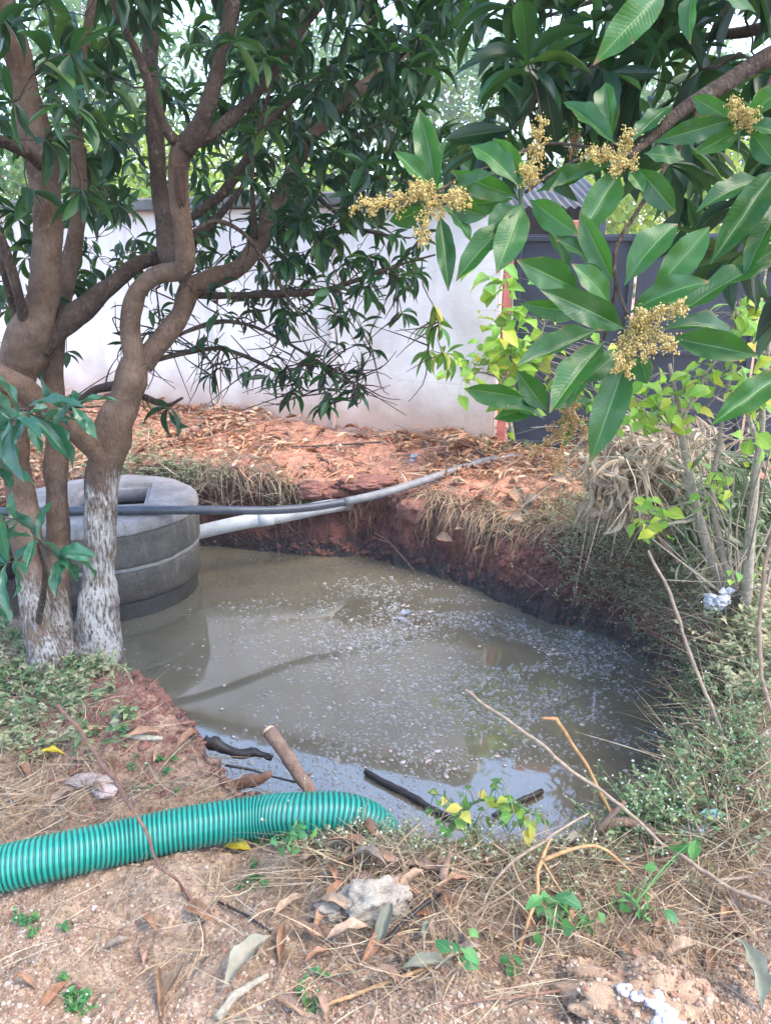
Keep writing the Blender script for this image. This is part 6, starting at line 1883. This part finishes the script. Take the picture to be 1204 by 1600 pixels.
leafy('herb', 'low green herb beside the loop of the orange stalk', [[(790, 1560, 1.38, 7), (792, 1535, 1.4, 5), (785, 1510, 1.43, 4)]], [(785, 1535, 1.4, 9, .04, 18), (800, 1515, 1.42, 5, .036, 12), (775, 1500, 1.43, 3, .034, 8)], 'hb', M['leaf_herb'], OVATE, 'leaf_herb', 'herb')
leafy('herb', 'green herb leaning right among the straw beside the purple stem', [[(1010, 1440, 1.5, 6), (990, 1410, 1.56, 5), (975, 1395, 1.58, 3)]], [(975, 1400, 1.57, 6, .04, 14), (1020, 1420, 1.54, 5, .04, 14), (1080, 1310, 1.8, 3, .05, 14), (1035, 1370, 1.66, 3, .04, 10)], 'hb', M['leaf_herb'], OVATE, 'leaf_herb', 'herb')
leafy('herb', 'tuft of green leaves at the hose beside the yellow leaf', [[(448, 1330, 1.74, 5), (455, 1305, 1.77, 4), (465, 1285, 1.8, 3)]], [(455, 1308, 1.76, 8, .03, 14), (440, 1322, 1.74, 5, .028, 12), (478, 1300, 1.76, 5, .026, 12)], 'hb', M['leaf_herb'], OVATE, 'leaf_herb', 'herb')

# dry brush heap on the right bank
bh = thing('brush_heap', hit(1060, 800)[0], 'heap of dry drooping leaves and dead grey twigs before the gate', 'brush heap')
bm, gm, tw = MB(), MB(), MB()
n = 1500
a_, b_ = R.normal(1020, 48, n), R.normal(718, 30, n)
org = np.array([P(a, b, R.normal(4.15, .22)) for a, b in zip(a_, b_)])
d = np.stack([R.normal(0, .5, n), R.normal(-.3, .5, n), R.uniform(-1.3, .25, n)], 1)
scatter(bm, MID, org, d, R.normal(size=(n, 3)) + [0, -.5, .3], R.uniform(.08, .22, n), R.uniform(.010, .024, n))
ribbons(bm, org[:500], d[:500] + [0, 0, .3], R.uniform(.15, .4, 500), R.uniform(.003, .008, 500), R.normal(size=(500, 3)) * .3 + [0, 0, -.5], None, 4)
tag(bm.build('dry_leaves', M['brush'], bh), kind='stuff')
n = 1000
a_, b_ = R.normal(1145, 42, n), R.normal(800, 42, n)
org = np.array([P(a, b, R.normal(3.7, .22)) for a, b in zip(a_, b_)])
d = np.stack([R.normal(0, .5, n), R.normal(-.3, .5, n), R.uniform(-1.2, .3, n)], 1)
scatter(gm, MID, org, d, R.normal(size=(n, 3)) + [0, -.5, .3], R.uniform(.07, .2, n), R.uniform(.010, .026, n))
tag(gm.build('grey_green_leaves', M['brush_green'], bh), kind='stuff')
for k in range(150):
    a, b = R.uniform(900, 1215), R.uniform(620, 960)
    if b > 770 and a < 1010 + (b - 770) * .5: continue
    Y = R.uniform(3.0, 4.2) if b < 850 else R.uniform(2.9, 3.3)
    p = P(a, b, Y); v = unit(np.array([R.normal(), R.normal() * .4, R.normal() * .55 + .15])) * R.uniform(.15, .55)
    tube(tw, cr(np.array([p - v * .5, p + R.normal(size=3) * .02, p + v * .5]), 7), np.linspace(R.uniform(.0018, .0045), .001, 7), 5, 0, 0, R.random())
for k in range(26):
    r_ = P(R.normal(1150, 14), R.normal(945, 8), 3.05); e_ = P(R.uniform(1000, 1215), R.uniform(640, 860), R.uniform(2.8, 3.6))
    tube(tw, cr(np.array([r_, (r_ + e_) / 2 + R.normal(size=3) * .04, e_]), 12), np.linspace(R.uniform(.004, .009), .0015, 12), 6, .1, k, R.random())
tag(tw.build('dead_twigs', M['twig_grey'], bh), kind='stuff')

# ------------------------------------------------------------------ hazy air
hz = bpy.data.materials.new('hazy_air'); hz.use_nodes = True
nt = hz.node_tree; nt.nodes.clear()
out = nt.nodes.new('ShaderNodeOutputMaterial'); pv = nt.nodes.new('ShaderNodeVolumePrincipled')
pv.inputs['Color'].default_value = (.93, .95, 1.0, 1)
pv.inputs['Density'].default_value = HAZE
pv.inputs['Anisotropy'].default_value = 0.2
nt.links.new(pv.outputs[0], out.inputs['Volume'])
mb = MB(); box(mb, (0, 3.6, 7.0), 165, 165, 9.5)
tag(mb.build('haze', hz, smooth=False), 'thin morning haze filling the air', kind='stuff')
